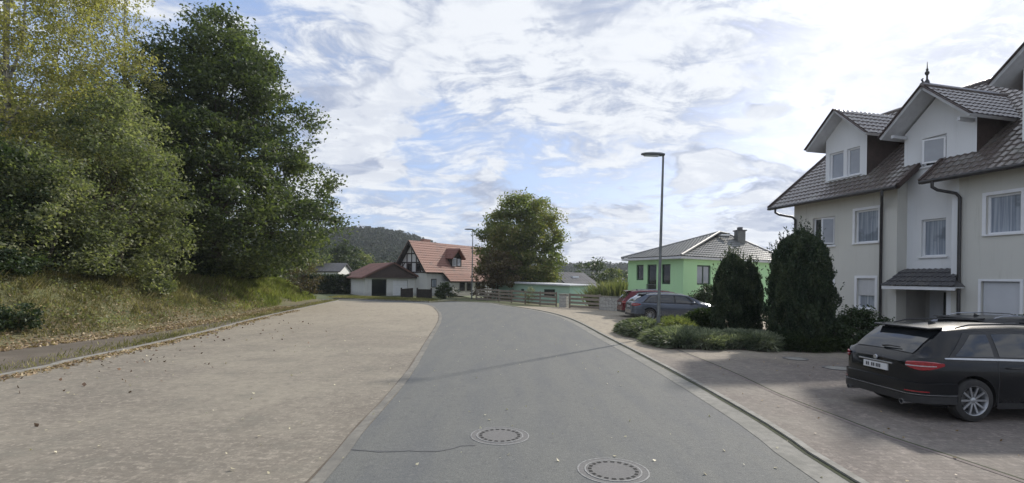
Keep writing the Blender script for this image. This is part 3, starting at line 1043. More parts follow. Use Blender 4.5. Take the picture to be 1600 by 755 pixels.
# canopy: a small hipped tiled roof
cf, cz0, cz1 = 0.55, 2.12, 2.78
c0, c1, t0, t1 = 1.66, 4.34, 2.12, 4.05
cn = MB()
A_, B_, C_, D_ = Vector((c0, cf, cz0)), Vector((c1, cf, cz0)), Vector((t1, -0.3, cz1)), Vector((t0, -0.3, cz1))
vv = Vector((0, -0.85, cz1 - cz0)).normalized()
lf = (Vector((A1, cf, cz0)) - A_)
nl = (D_ - A_).cross(Vector((0, 0, 1)))
nr_ = (C_ - B_).cross(Vector((0, 0, 1)))
tiles(cn, A_, (1, 0, 0), vv, c1 - c0, 1.075, tw=0.2, tl=0.27, clips=[(A_, nl if nl.x < 0 else -nl), (B_, nr_ if nr_.x > 0 else -nr_)])
Bk, Ak = Vector((c1, 0.015, cz0)), Vector((c0, 0.015, cz0))
cn.quad(B_, Bk, Vector((t1 + 0.06, 0.015, cz1 - 0.22)), C_)
cn.quad(Ak, A_, D_, Vector((t0 - 0.06, 0.015, cz1 - 0.22)))
cn.quad(D_, C_, Vector((t1, -0.5, cz1)), Vector((t0, -0.5, cz1)))
can = cn.build('canopy', M['tile_dark'], house)
MB().box(c0 + 0.02, c1 - 0.02, cf - 0.10, cf - 0.02, cz0 - 0.13, cz0 - 0.01).box(c0 + 0.04, c1 - 0.04, 0.02, cf - 0.10, cz0 - 0.05, cz0 - 0.01).build('fascia', M['white_paint'], can)

# ---- main roofs
UP = Vector((0, -1, SL)).normalized()
LS = math.hypot(0.6 - NR, (0.6 - NR) * SL)
rf = MB()
tiles(rf, (3.66, 0.6, EZ), (1, 0, 0), UP, 10.45 - 3.66, LS)
tiles(rf, (SN - 0.6, 0.6, EZ), (1, 0, 0), UP, 2.83 - SN + 0.6, LS)
rz_top = rz(-0.5)
tiles(rf, (2.83, -2.2, rz(-2.2)), (1, 0, 0), UP, 3.66 - 2.83, (LS - math.hypot(2.8, 2.8 * SL)))
rb = MB()
for a, b in ((3.66, 10.45), (SN - 0.6, 2.83)):
    slab(rb, (a, 0.6, EZ - 0.012), (b, 0.6, EZ - 0.012), (b, NR, rz(NR) - 0.012), (a, NR, rz(NR) - 0.012), 0.12)
slab(rb, (SN - 0.6, NR, rz(NR) - 0.02), (10.45, NR, rz(NR) - 0.02), (10.45, -11.8, EZ), (SN - 0.6, -11.8, EZ), 0.12)
roof = rf.build('roof', M['tile_brown'], house)
rb.build('roof_deck', M['brown_boards'], roof)
mb = MB()
tiles(mb, (10.45, -11.8, EZ + 0.02), (-1, 0, 0), Vector((0, 1, SL)).normalized(), 10.45 - SN + 0.6, LS, per=3)
mb.build('rear_tiles', M['tile_brown'], roof)
MB().tube([(SN - 0.6, NR, rz(NR) + 0.03), (10.47, NR, rz(NR) + 0.03)], 0.11, 8).build('ridge_tiles', M['tile_brown'], roof)
# verge tiles at far gable and by the recess
for s_ in (10.45, 3.66, 2.83):
    top = NR if s_ > 5 else -0.45
    MB().bar((s_, 0.6, EZ + 0.02), (s_, top, rz(top) + 0.02), 0.1, 0.16).build('verge_board', M['brown_boards'], roof)
# gutters with down pipes
gt = MB()
for a, b in ((3.7, 10.4), (SN - 0.6, 2.8)):
    gt.tube([(a, 0.66, EZ - 0.05), (b, 0.66, EZ - 0.05)], 0.065, 10)
gt.build('gutter', M['dark_metal'], house, smooth='auto')
for s_, st in ((4.74, 4.25), (1.83, 2.35), (9.22, 9.9)):
    MB().tube([(st, 0.66, EZ - 0.1), (st, 0.66, EZ - 0.28), (st + (s_ - st) * 0.2, 0.55, EZ - 0.40), (s_ - (s_ - st) * 0.15, 0.16, EZ - 0.55),
               (s_, 0.09, EZ - 0.70), (s_, 0.09, 0.05)], 0.055, 10).build('down_pipe', M['dark_metal'], house, smooth='auto')


def gable_roof(mb_t, mb_s, mb_v, sc, sl_, half, ez, n0, n1, th=0.10):
    """two tiled planes, ridge along local y from n0 (front) to n1 (back)"""
    for sg in (-1, 1):
        o_ = (sc + sg * half, n0, ez)
        upv = Vector((-sg, 0, sl_)).normalized()
        L_ = math.hypot(half, half * sl_)
        tiles(mb_t, o_, (0, -1, 0), upv, n0 - n1, L_)
        a = Vector((sc + sg * half, n0, ez - 0.01))
        b = Vector((sc, n0, ez + half * sl_ - 0.01))
        slab(mb_s, a, b, b + Vector((0, n1 - n0, 0)), a + Vector((0, n1 - n0, 0)), th)
        mb_v.bar(a + Vector((0, 0.012, 0.02)), b + Vector((0, 0.012, 0.02)), 0.03, 0.17, (0, 1, 0))


# central gable roof
a_, b_, c_ = MB(), MB(), MB()
gable_roof(a_, b_, c_, 3.0, 0.92, 1.66, 8.03, 0.35, -4.6)
cg = a_.build('bay_roof', M['tile_brown'], house)
b_.build('soffit', M['soffit'], cg)
c_.build('verge_board', M['brown_boards'], cg)
MB().tube([(3.0, 0.35, 8.03 + 1.66 * 0.92 + 0.03), (3.0, -4.6, 8.03 + 1.66 * 0.92 + 0.03)], 0.1, 8).build('ridge_tiles', M['tile_brown'], cg)
for s_ in (4.2, 1.8):
    MB().bar((s_, -0.45, 7.98), (s_, 0.25, 7.98), 0.10, 0.12).build('purlin', M['soffit'], cg)
# finial on the bay ridge
fz = 8.03 + 1.66 * 0.92 + 0.1
MB().lathe([(0.001, 0), (0.09, 0.0), (0.07, 0.10), (0.035, 0.16), (0.03, 0.30), (0.07, 0.36), (0.075, 0.42), (0.03, 0.48), (0.045, 0.52),
            (0.02, 0.57), (0.008, 0.80), (0.001, 0.82)], 12, c=(3.0, 0.1, fz)).tube([(3.0, 0.1, fz + 0.05), (3.0, 0.28, fz + 0.03), (3.0, 0.36, fz + 0.12), (3.0, 0.30, fz + 0.16)], 0.03, 6).build('finial', M['dark_metal'], cg, smooth='auto')

# dormer on the far wing, and the big one on the near wing
for (sc, hw, ez, half, sl_, wins) in ((7.0, 1.06, 8.50, 1.60, 0.92, ((7.1, 7.84, 6.98, 8.2), (6.27, 6.92, 6.98, 8.2))),
                                      (-0.75, 1.15, 8.88, 1.70, 0.92, ((-0.65, 0.1, 7.3, 8.5), (-1.6, -0.85, 7.3, 8.5)))):
    d_ = MB()
    wt = ez - 0.0
    wall_face(d_, sc - hw, sc + hw, 6.82, wt + (half - hw) * sl_ - 0.12, wins, -0.5, 0.14)
    d_.quad((sc - hw, -0.5, wt + (half - hw) * sl_ - 0.12), (sc + hw, -0.5, wt + (half - hw) * sl_ - 0.12), (sc, -0.5, wt + half * sl_ - 0.12))
    dm = d_.build('dormer', M['render_white'], house)
    for q in wins:
        window(dm, *q, -0.5, depth=0.12, glass='glass_light', name='window')
    e_ = MB()
    for s_ in (sc - hw, sc + hw):
        e_.quad((s_, -0.5, 6.82), (s_, -0.5, wt + 0.35), (s_, -4.6, wt + 0.35), (s_, -4.6, 6.82))
    e_.build('dormer_cheek', M['brown_boards'], dm)
    a_, b_, c_ = MB(), MB(), MB()
    gable_roof(a_, b_, c_, sc, sl_, half, ez, 0.15, -5.2)
    dr_ = a_.build('dormer_roof', M['tile_brown'], dm)
    b_.build('soffit', M['soffit'], dr_)
    c_.build('verge_board', M['brown_boards'], dr_)

# ------------------------------------------------------------------ mint green bungalow
N_, L_, R_ = Vector((10.75, 32.6, 0)), Vector((8.15, 38.2, 0)), Vector((21.6, 39.6, 0))
B4 = L_ + R_ - N_ + Vector((0.3, 0.2, 0))
GE = 3.78
bung = empty('bungalow', (N_.x, N_.y, 0))
tag(bung, 'mint green bungalow with a grey hipped tile roof behind the parked cars', 'house')
cen = (L_ + R_) / 2 - N_


def rel(p, z=0.0):
    return Vector((p.x - N_.x, p.y - N_.y, z))


cs = [rel(N_), rel(R_), rel(B4), rel(L_)]
apex = W(1124, 363.5, 40.5)
apex = rel(apex, apex.z)
apex2 = apex + Vector((1.3, 1.6, 0))
eav = [Vector((c.x, c.y, GE)) for c in cs]
rfm = MB()
for (a, b, tops) in ((0, 1, (apex2, apex)), (1, 2, (apex2,)), (2, 3, (apex, apex2)), (3, 0, (apex,))):
    ea, eb = eav[a], eav[b]
    u = (eb - ea).normalized()
    nrm = u.cross(tops[0] - ea).normalized()
    if nrm.z < 0:
        nrm = -nrm
    v = nrm.cross(u).normalized()
    if v.z < 0:
        v = -v
    ht = max((t - ea).dot(v) for t in tops)
    cl = []
    for q, t in ((ea, tops[-1]), (eb, tops[0])):
        e = (t - q)
        pn = e.cross(nrm).normalized()
        mid = (ea + eb) / 2
        if (mid - q).dot(pn) > 0:
            pn = -pn
        cl.append((tuple(q), tuple(pn)))
    tiles(rfm, ea, u, v, (eb - ea).length, ht + 0.02, tw=0.30, tl=0.36, amp=0.04, step=0.04, per=4, clips=cl)
rr = rfm.build('roof', M['tile_grey'], bung)
hp = MB()
for q, t in ((eav[0], apex), (eav[1], apex2), (eav[2], apex2), (eav[3], apex), (apex, apex2)):
    hp.tube([q + Vector((0, 0, 0.05)), t + Vector((0, 0, 0.05))], 0.09, 8)
hp.build('hip_tiles', pm('hip_tiles', (0.22, 0.225, 0.22), (0.16, 0.16, 0.155), 6, 0.6), rr)
sf = MB()
sf.prism([e + Vector((0, 0, -0.16)) for e in eav], (0, 0, 0.15))
sf.build('eave_board', M['soffit'], rr)
ctr = sum(cs, Vector()) / 4


def inset(c, k=0.075):
    return c + (ctr - c) * k


ws = [inset(c) for c in cs]
bw_ = MB()


def oriented_wall(mb, a, b, z0, z1, holes, depth=0.15):
    """wall from a to b (xy) with holes in metres along; outward = right of a->b"""
    u = (b - a)
    ln = u.length
    u.normalize()
    nn = Vector((u.y, -u.x, 0))
    t = MB()
    wall_face(t, 0, ln, z0, z1, holes, 0, depth)
    mb.add([a + u * p[0] + nn * p[1] + Vector((0, 0, p[2])) for p in t.v], t.f)
    return u, nn, ln


for i, (a, b) in enumerate(((0, 1), (1, 2), (2, 3), (3, 0))):
    hl = []
    if i == 3:
        ln = (ws[0] - ws[3]).length
        hl = [(ln * 0.17, ln * 0.31, 2.2, 3.3), (ln * 0.38, ln * 0.55, 1.0, 3.3), (ln * 0.64, ln * 0.79, 1.95, 3.3)]
        LH = hl
    if i == 0:
        ln = (ws[1] - ws[0]).length
        RH = hl = [(ln * 0.115, ln * 0.235, 1.95, 3.25), (ln * 0.5, ln * 0.62, 1.95, 3.25)]
    u, nn, ln = oriented_wall(bw_, ws[a], ws[b], 0, GE - 0.1, hl)
bwo = bw_.build('wall', M['render_mint'], bung)
for (a, b, hl) in ((3, 0, LH), (0, 1, RH)):
    u = (ws[b] - ws[a]).normalized()
    ang = math.atan2(u.y, u.x)
    for k, (h0, h1, z0, z1) in enumerate(hl):
        w_ = window(bung, h0, h1, z0, z1, 0, depth=0.12, glass='glass_dark' if a == 3 else 'glass_light', frame='green_frame', mull=1 if a == 0 else 0,
                    sill=False, fw=0.09, name='balcony_door' if (a == 3 and k == 1) else 'window')
        for ob in [w_]:
            # local y of the window helper points outward: right of a->b is -y, so mirror
            ob.rotation_euler = (0, 0, ang)
            ob.location = ws[a]
            ob.scale = (1, -1, 1)
# small balcony rail on the left face
u = (ws[0] - ws[3]).normalized()
nn = Vector((u.y, -u.x, 0))
a = ws[3] + u * LH[1][0] + nn * 0.05
b = ws[3] + u * LH[1][1] + nn * 0.05
br_ = MB()
br_.bar(a + Vector((0, 0, 1.9)), b + Vector((0, 0, 1.9)), 0.04, 0.04)
for k in range(9):
    p = a.lerp(b, k / 8)
    br_.bar(p + Vector((0, 0, 1.0)), p + Vector((0, 0, 1.9)), 0.02, 0.02)
br_.build('balcony_rail', M['lamp_metal'], bung)
# chimney + roof light
cp = apex + Vector((1.75, 0.3, -0.55))
chm = MB().box(cp.x - 0.3, cp.x + 0.3, cp.y - 0.35, cp.y + 0.35, cp.z - 0.5, cp.z + 0.7).build('chimney', M['tile_grey'], rr)
MB().box(cp.x - 0.38, cp.x + 0.38, cp.y - 0.43, cp.y + 0.43, cp.z + 0.701, cp.z + 0.79).box(cp.x - 0.16, cp.x + 0.16, cp.y - 0.16, cp.y + 0.16, cp.z + 0.791, cp.z + 1.02).build('chimney_cap', M['tile_dark'], rr)
q0 = apex.lerp(eav[1], 0.06) + Vector((-0.2, -0.55, -0.12))
MB().box(q0.x - 0.35, q0.x + 0.35, q0.y - 0.3, q0.y + 0.2, q0.z - 0.05, q0.z + 0.05).build('roof_light', M['white_paint'], rr)

# ------------------------------------------------------------------ red roofed half timbered house
ra, rb_ = W(640, 375.5, 60), W(737, 385.5, 70)
rb_.z = ra.z
hh = empty('half_timbered_house', (ra.x, ra.y, 0), math.atan2(rb_.y - ra.y, rb_.x - ra.x))
tag(hh, 'old house with steep red tiled roof, half timbered gable and brown dormer', 'house')
LN = (rb_ - ra).to_2d().length
ZR = ra.z
HWD = 2.75          # half width
ZE = 2.75
slp = (ZR - ZE) / HWD
# local: x along the ridge (away from camera), y<0 = towards the camera side
wm = MB()
wm.box(0.4, LN + 1.5, -HWD + 0.35, HWD - 0.35, 0, ZE)
wm.prism([(0.4, -HWD + 0.35, ZE), (0.4, HWD - 0.35, ZE), (0.4, 0, ZR - 0.35)], (0.2, 0, 0))
wm.prism([(LN + 1.5, -HWD + 0.35, ZE), (LN + 1.5, HWD - 0.35, ZE), (LN + 1.5, 0, ZR - 0.35)], (-0.2, 0, 0))
wm.box(3.2, LN - 0.5, -HWD - 1.05, -HWD + 0.34, 0, 1.75)
wm.build('wall', M['render_old'], hh)
tb = MB()
X0 = 0.385
for z_ in (ZE, ZE + 1.15, ZE + 2.2):
    hw = (ZR - 0.35 - z_) / slp * 0.93
    tb.bar((X0, -hw, z_), (X0, hw, z_), 0.05, 0.14)
for y_ in (-1.5, -0.75, 0, 0.75, 1.5):
    tp = ZR - 0.4 - abs(y_) * slp * 1.05
    tb.bar((X0, y_, ZE), (X0, y_, max(ZE + 0.3, tp)), 0.13, 0.05, (1, 0, 0))
tb.bar((X0, -1.9, ZE), (X0, -1.1, ZE + 1.15), 0.12, 0.05, (1, 0, 0))
tb.bar((X0, 1.9, ZE), (X0, 1.1, ZE + 1.15), 0.12, 0.05, (1, 0, 0))
tb.build('timber_frame', M['timber'], hh)
for y_ in (-1.1, 0.35):
    w_ = MB().box(0.36, 0.40, y_ - 0.32, y_ + 0.32, ZE + 0.1, ZE + 1.05).build('window', M['timber'], hh)
    MB().box(0.345, 0.362, y_ - 0.25, y_ + 0.25, ZE + 0.17, ZE + 0.98).build('pane', M['glass_dark'], w_)
for x_, z0, z1, wd in ((1.6, 1.0, 2.0, 0.45),):
    w_ = MB().box(x_ - wd, x_ + wd, -HWD + 0.30, -HWD + 0.352, z0, z1).build('window', M['timber'], hh)
    MB().box(x_ - wd + 0.08, x_ + wd - 0.08, -HWD + 0.285, -HWD + 0.303, z0 + 0.08, z1 - 0.08).build('pane', M['glass'], w_)
for x_ in (5.2, 6.6, 8.4):
    w_ = MB().box(x_ - 0.5, x_ + 0.5, -HWD - 1.1, -HWD - 1.052, 0.6, 1.6).build('window', M['timber'], hh)
    MB().box(x_ - 0.42, x_ + 0.42, -HWD - 1.115, -HWD - 1.098, 0.68, 1.52).build('pane', M['glass_dark'], w_)
rt = MB()
upm = Vector((0, 1, slp)).normalized()
tiles(rt, (-0.2, -HWD, ZE), (1, 0, 0), upm, LN + 2.6, math.hypot(HWD, HWD * slp), tw=0.3, tl=0.36, amp=0.03, step=0.04, per=3)
tiles(rt, (-0.2, HWD, ZE), (1, 0, 0), Vector((0, -1, slp)).normalized(), LN + 2.6, math.hypot(HWD, HWD * slp), tw=0.3, tl=0.36, amp=0.03, step=0.04, per=3)
# catslide part
tiles(rt, (2.8, -HWD - 1.2, 1.72), (1, 0, 0), Vector((0, 1.2, 1.06)).normalized(), LN - 2.9, math.hypot(1.2, 1.06), tw=0.3, tl=0.36, amp=0.03, step=0.04, per=3)
hr = rt.build('roof', M['tile_red'], hh)
rd = MB()
for sg in (-1, 1):
    slab(rd, (-0.2, sg * HWD, ZE - 0.02), (LN + 2.4, sg * HWD, ZE - 0.02), (LN + 2.4, 0, ZR - 0.02), (-0.2, 0, ZR - 0.02), 0.15)
slab(rd, (2.8, -HWD - 1.2, 1.70), (LN - 0.1, -HWD - 1.2, 1.70), (LN - 0.1, -HWD, 2.76), (2.8, -HWD, 2.76), 0.12)
rd.build('roof_deck', M['timber'], hr)
MB().box(2.6, 3.7, 0.1, 0.7, ZR - 0.9, ZR + 0.35).build('chimney', M['tile_red'], hr)
dx, dw = 6.0, 1.15
yb = -HWD + 0.55
dmb = MB().box(dx - dw + 0.15, dx + dw - 0.15, yb, yb + 1.9, ZE + 0.6, ZE + 2.0)
dmb.prism([(dx - dw + 0.15, yb, ZE + 2.0), (dx + dw - 0.15, yb, ZE + 2.0), (dx, yb, ZE + 2.95)], (0, 0.1, 0))
dmo = dmb.build('dormer', M['timber'], hh)
for x_, g_ in ((dx - 0.42, 'glass_light'), (dx + 0.42, 'glass')):
    w_ = MB().box(x_ - 0.36, x_ + 0.36, yb - 0.03, yb - 0.002, ZE + 0.85, ZE + 1.85).build('window', M['white_paint'] if g_ == 'glass_light' else M['timber'], dmo)
    MB().box(x_ - 0.29, x_ + 0.29, yb - 0.045, yb - 0.031, ZE + 0.92, ZE + 1.78).build('pane', M[g_], w_)
t_ = MB()
for sg in (-1, 1):
    tiles(t_, (dx + sg * (dw + 0.15), yb - 0.45, ZE + 1.78), (0, 1, 0), Vector((-sg, 0, 1.0)).normalized(), 3.2, math.hypot(dw + .15, dw + .15), tw=0.3, tl=0.36, per=3)
    slab(t_, (dx + sg * (dw + 0.15), yb - 0.45, ZE + 1.76), (dx, yb - 0.45, ZE + 1.76 + dw + .15), (dx, yb + 2.75, ZE + 1.76 + dw + .15), (dx + sg * (dw + 0.15), yb + 2.75, ZE + 1.76), 0.08)
t_.build('dormer_roof', pm('dormer_red_tiles', (0.23, 0.10, 0.075), (0.18, 0.08, 0.06), 5, 0.7), dmo)

# ------------------------------------------------------------------ garage building
gl_, gr_ = W(570, 466, 57), W(648, 466, 59)
gr_ = gl_ + Vector((0.85, 0.527, 0)) * 6.0
ga = math.atan2(gr_.y - gl_.y, gr_.x - gl_.x)
gar = empty('double_garage', (gl_.x, gl_.y, 0), ga)
tag(gar, 'low white double garage with red-brown gabled roof and dark boarded gable', 'garage')
GW = (gr_ - gl_).to_2d().length
gm = MB()
wall_face(gm, 0, GW, 0, 2.05, [(0.75, 2.45, 0.0, 1.9), (3.2, 5.0, 0, 1.8)], 0, -0.25)
gm.box(0, 0.02, 0.01, 8.5, 0, 2.05).box(GW - 0.02, GW, 0.01, 8.5, 0, 2.05).box(0.02, GW - 0.02, 8.4, 8.5, 0, 2.05).box(0.02, GW - 0.02, 1.5, 1.52, 0, 2.0)
gm.build('wall', M['render_old'], gar)
MB().box(0.78, 2.42, 0.12, 0.16, 0.02, 1.88).build('garage_door', M['glass_dark'], gar)
sd_ = MB()
for k in range(6):
    sd_.box(3.22, 4.98, 0.12, 0.16, 0.02 + k * 0.295, 0.30 + k * 0.295)
tag(sd_.build('garage_door', M['white_paint'], gar), 'white sectional door')
gcx = GW / 2 + 0.15
gt_ = MB()
gt_.prism([(-0.45, -0.35, 2.03), (GW + 0.5, -0.35, 2.03), (gcx, -0.35, 3.78)], (0, 0.12, 0))
gt_.build('gable', M['brown_boards'], gar)
ro = MB()
hw1, hw2 = gcx + 0.55, GW + 0.6 - gcx
gs = 1.76 / hw1
for x_, sg, hw in ((-0.55, 1, hw1), (GW + 0.6, -1, hw2)):
    zz = 3.82 - 1.8
    upv = Vector((sg * hw, 0, 1.8)).normalized()
    tiles(ro, (x_, -0.6, zz), (0, 1, 0), upv, 9.3, math.hypot(hw, 1.8), tw=0.3, tl=0.36, per=3)
    slab(ro, (x_, -0.6, zz - 0.02), (gcx, -0.6, 3.80), (gcx, 8.7, 3.80), (x_, 8.7, zz - 0.02), 0.09)
ro.build('roof', pm('garage_tiles', (0.26, 0.125, 0.095), (0.20, 0.095, 0.075), 5, 0.7, big=(0.8, (0.14, 0.08, 0.06), 0.7)), gar)
MB().tube([(GW + 0.15, -0.45, 2.9), (GW + 0.15, -0.45, 2.0), (GW - 0.05, -0.1, 1.9), (GW - 0.05, -0.1, 0.1)], 0.05, 6).build('down_pipe', M['white_paint'], gar)
# dark gate leaf and dark board fence beside the garage
for (x0, x1, py0, nm, lb) in ((626, 643, 452, 'gate', 'dark wooden gate leaf standing open in front of the white garage door'),
                              (651, 673, 452, 'board_fence', 'dark board fence between the garage and the half timbered house')):
    a, b = G(x0, 467), G(x1, 467.6)
    e = empty(nm, a, math.atan2(b.y - a.y, b.x - a.x))
    tag(e, lb, nm.replace('_', ' '))
    ln = (b - a).length
    m_ = MB()
    nb = int(ln / 0.14)
    for k in range(nb):
        m_.box(k * ln / nb, (k + 0.93) * ln / nb, -0.015, 0.015, 0.05, 0.98 + (0.12 * (k / nb) if nm == 'gate' else 0.0))
    m_.build('boards', M['timber'], e)
    MB().box(0, ln, 0.0155, 0.05, 0.25, 0.33).box(0, ln, 0.0155, 0.05, 0.8, 0.88).build('rail', M['timber'], e)
    for q in (0, ln):
        MB().box(q - 0.06, q + 0.06, 0.051, 0.16, 0, 1.1).build('post', M['timber'], e)


# ------------------------------------------------------------------ simple far houses
def far_house(px0, px1, y_ridge, y_eave, d, depth, roofm, wallm, label, rot=0.0, zbase=-3.0, wins=3):
    a, b = W(px0, y_eave, d), W(px1, y_eave, d)
    zr = W((px0 + px1) / 2, y_ridge, d + depth / 2).z
    ze = (a.z + b.z) / 2
    wd = b.x - a.x
    e = empty('house', ((a.x + b.x) / 2, d + depth / 2, zbase), rot)
    tag(e, label, 'house')
    ze -= zbase
    zr -= zbase
    MB().box(-wd / 2 + 0.4, wd / 2 - 0.4, -depth / 2 + 0.4, depth / 2 - 0.4, 0, ze).build('wall', wallm, e)
    m_ = MB()
    for sg in (-1, 1):
        u_ = Vector((0, -sg * depth / 2, zr - ze))
        tiles(m_, (-wd / 2, sg * depth / 2, ze), (1, 0, 0), u_.normalized(), wd, u_.length, tw=0.6, tl=0.5, per=2)
        slab(m_, (-wd / 2, sg * depth / 2, ze - .02), (wd / 2, sg * depth / 2, ze - .02), (wd / 2, 0, zr - .02), (-wd / 2, 0, zr - .02), 0.15)
    rf_ = m_.build('roof', roofm, e)
    for sx in (-wd / 2 + 0.4, wd / 2 - 0.5):
        MB().prism([(sx, -depth / 2 + 0.5, ze), (sx, depth / 2 - 0.5, ze), (sx, 0, zr - 0.3)], (0.1, 0, 0)).build('gable', wallm, e)
    for k in range(wins):
        x_ = -wd / 2 + wd * (k + 0.7) / (wins + 0.4)
        w_ = MB().box(x_ - 0.55, x_ + 0.55, -depth / 2 + 0.34, -depth / 2 + 0.398, ze - 1.5, ze - 0.4).build('window', M['white_paint'], e)
        MB().box(x_ - 0.45, x_ + 0.45, -depth / 2 + 0.32, -depth / 2 + 0.342, ze - 1.4, ze - 0.5).build('pane', M['glass_dark'], w_)
    return e, rf_, wd, ze, zr


far_house(487, 531, 411, 424, 92, 8, M['tile_dark'], M['render_old'], 'small distant house with dark roof and white wall left of the garage', zbase=-0.6)
e, rf_, wd, ze, zr = far_house(862, 926, 426, 452, 74, 11, M['tile_dark'], M['porch'], 'grey roofed house beyond the low green building, right of the big maple', rot=R(28), zbase=-3.2)
MB().box(-0.4, 0.7, -1.9, -1.3, zr - 1.05, zr - 0.55).build('roof_light', M['white_paint'], rf_)
far_house(935, 962, 424, 436, 120, 10, M['tile_grey'], M['render_old'], 'distant grey gabled house seen between the dark trees left of the bungalow', rot=R(35), zbase=-6)

# ------------------------------------------------------------------ low mint green building behind the fence
a, b = W(768, 455, 56), W(890, 455, 50)
e = empty('shed', (a.x, a.y, -1.6), math.atan2(b.y - a.y, b.x - a.x))
tag(e, 'long low mint green shed with pale flat roof behind the plank fence', 'shed')
ln = (b - a).to_2d().length
zt0, zt1 = 1.72 + 1.6, 1.50 + 1.6
sm = MB()
sm.prism([(0, 0, 0), (ln, 0, 0), (ln, 0, zt1), (0, 0, zt0)], (0, 4.5, 0))
sm.build('wall', M['shed_green'], e)
MB().prism([(-0.3, -0.3, zt0 + 0.02), (ln + 0.2, -0.3, zt1 + 0.02), (ln + 0.2, -0.3, zt1 + 0.16), (-0.3, -0.3, zt0 + 0.16)], (0, 5.1, 0)).build('roof', M['soffit'], e)
w_ = MB().box(ln * 0.70, ln * 0.83, -0.03, -0.002, zt1 - 1.05, zt1 - 0.35).build('window', M['green_frame'], e)
MB().box(ln * 0.71, ln * 0.82, -0.045, -0.031, zt1 - 0.98, zt1 - 0.42).build('pane', M['glass_dark'], w_)
MB().box(ln * 0.41, ln * 0.445, -0.03, -0.002, zt1 - 0.75, zt1 - 0.40).build('vent', M['green_frame'], e)

# ------------------------------------------------------------------ plank fence, pier and wall at the bend
fpts = [G(744, 468.5), G(805, 472.5), G(858, 478), G(874, 480)]


def rail_fence(p0, p1, label, nrail=4, h=1.08, spacing=2.3):
    e = empty('plank_fence', p0)
    tag(e, label, 'fence', 'weathered plank fences at the bend')
    ln = (p1 - p0).length
    n_ = max(1, round(ln / spacing))
    d_ = (p1 - p0)
    for k in range(n_ + 1):
        q = d_ * (k / n_)
        MB().box(q.x - 0.06, q.x + 0.06, q.y - 0.06, q.y + 0.06, -0.4, h + 0.08).build('post', M['fence_wood'], e)
    for r_ in range(nrail):
        z_ = 0.16 + r_ * (h - 0.2) / (nrail - 1)
        off = Vector((0, -0.085, 0))
        m_ = MB()
        for k in range(n_):
            a_, b_ = d_ * (k / n_) + off, d_ * ((k + 0.99) / n_) + off
            a_.z = z_ + random.uniform(-.03, .03)
            b_.z = z_ + random.uniform(-.03, .03)
            m_.bar(a_, b_, 0.03, 0.165)
        m_.build('rail', M['fence_wood'], e)
    return e


rail_fence(fpts[0], fpts[2] + (fpts[3] - fpts[2]) * 0.7, 'long weathered plank fence running along the outside of the bend in front of the shed')
g1, g2, g3 = G(888, 482), G(937, 485), G(966, 487)
pe = empty('fence_pier', (G(881, 481).x, G(881, 481).y, 0), R(-25))
tag(pe, 'square pale block pier between the two plank fence stretches', 'pier')
MB().box(-0.28, 0.28, -0.28, 0.28, 0, 1.0).build('shaft', M['wall_block'], pe)
MB().box(-0.33, 0.33, -0.33, 0.33, 1.001, 1.07).build('cap', M['kerb'], pe)
rail_fence(g1 + Vector((0.1, 0, 0)), g2, 'shorter plank fence stretch between the block pier and the pale garden wall', 4, 1.05, 2.6)
d_ = g3 - g2
gw_ = empty('garden_wall', g2, math.atan2(d_.y, d_.x))
tag(gw_, 'low pale block garden wall beside the red car', 'wall')
MB().box(0.06, d_.length + 0.5, -0.12, 0.12, 0, 0.98).build('blocks', M['wall_block'], gw_)
MB().box(0.04, d_.length + 0.55, -0.16, 0.16, 0.981, 1.03).build('coping', M['kerb'], gw_)


# ------------------------------------------------------------------ street lamps
def lamp(base, h, label, lean=0.0, hl=0.85, s=1.0):
    e = empty('street_lamp', base)
    e.rotation_euler = (0, R(lean), 0)
    tag(e, label, 'street lamp', 'street lamps along the road')
    MB().tube([(0, 0, 0), (0, 0, 0.9), (0, 0, 0.95), (0, 0, h * 0.55), (0, 0, h)], [0.075 * s, 0.07 * s, 0.058 * s, 0.052 * s, 0.038 * s], 12).build('pole', M['lamp_metal'], e, smooth='auto')
    MB().box(-0.05 * s, 0.05 * s, -0.085 * s, -0.066 * s, 0.5, 0.85).build('access_door', M['lamp_metal'], e)
    MB().tube([(0, 0, h - 0.05), (0, 0, h + 0.05), (-0.12, 0, h + 0.09)], 0.035 * s, 8).build('bracket', M['lamp_metal'], e, smooth='auto')
    # flat head, rounded at its tip
    hd = MB()
    rows = []
    for t, wd, zt_, zb in ((0.06, 0.03, .02, -.01), (0.04, 0.10, 0.05, -0.03), (-0.1, 0.13, 0.075, -0.035), (-hl * 0.5, 0.16, 0.08, -0.03), (-hl * 0.85, 0.15, 0.06, -0.02), (-hl * 0.97, 0.10, 0.04, -0.01), (-hl, 0.03, .02, 0.0)):
        rows.append([(t, -wd, (zt_ + zb) / 2 + h + .05), (t, -wd * .7, zt_ + h + .05), (t, 0, zt_ + h + .065), (t, wd * .7, zt_ + h + .05), (t, wd, (zt_ + zb) / 2 + h + .05), (t, wd * .8, zb + h + .05), (t, -wd * .8, zb + h + .05), (t, -wd, (zt_ + zb) / 2 + h + .05)])
    hd.grid(rows)
    hd.quad(*rows[0][:-1])
    hd.quad(*rows[-1][:-1])
    ho = hd.build('lamp_head', M['lamp_metal'], e, smooth='auto')
    MB().box(-hl * 0.85, -hl * 0.2, -0.11, 0.11, h - 0.005, h + 0.018).build('lens', M['lamp_glass'], ho, bevel=0.01)
    return e


g = W(1028, 520, 19.6)
lamp(Vector((g.x, g.y, 0)), 6.95, 'tall grey street lamp with flat head rising from the low shrubs beside the parked cars', 0.9)
g = W(737, 466, 52)
lamp(Vector((g.x, g.y, 0)), 7.05, 'distant thin street lamp beside the half timbered house', 0.2)


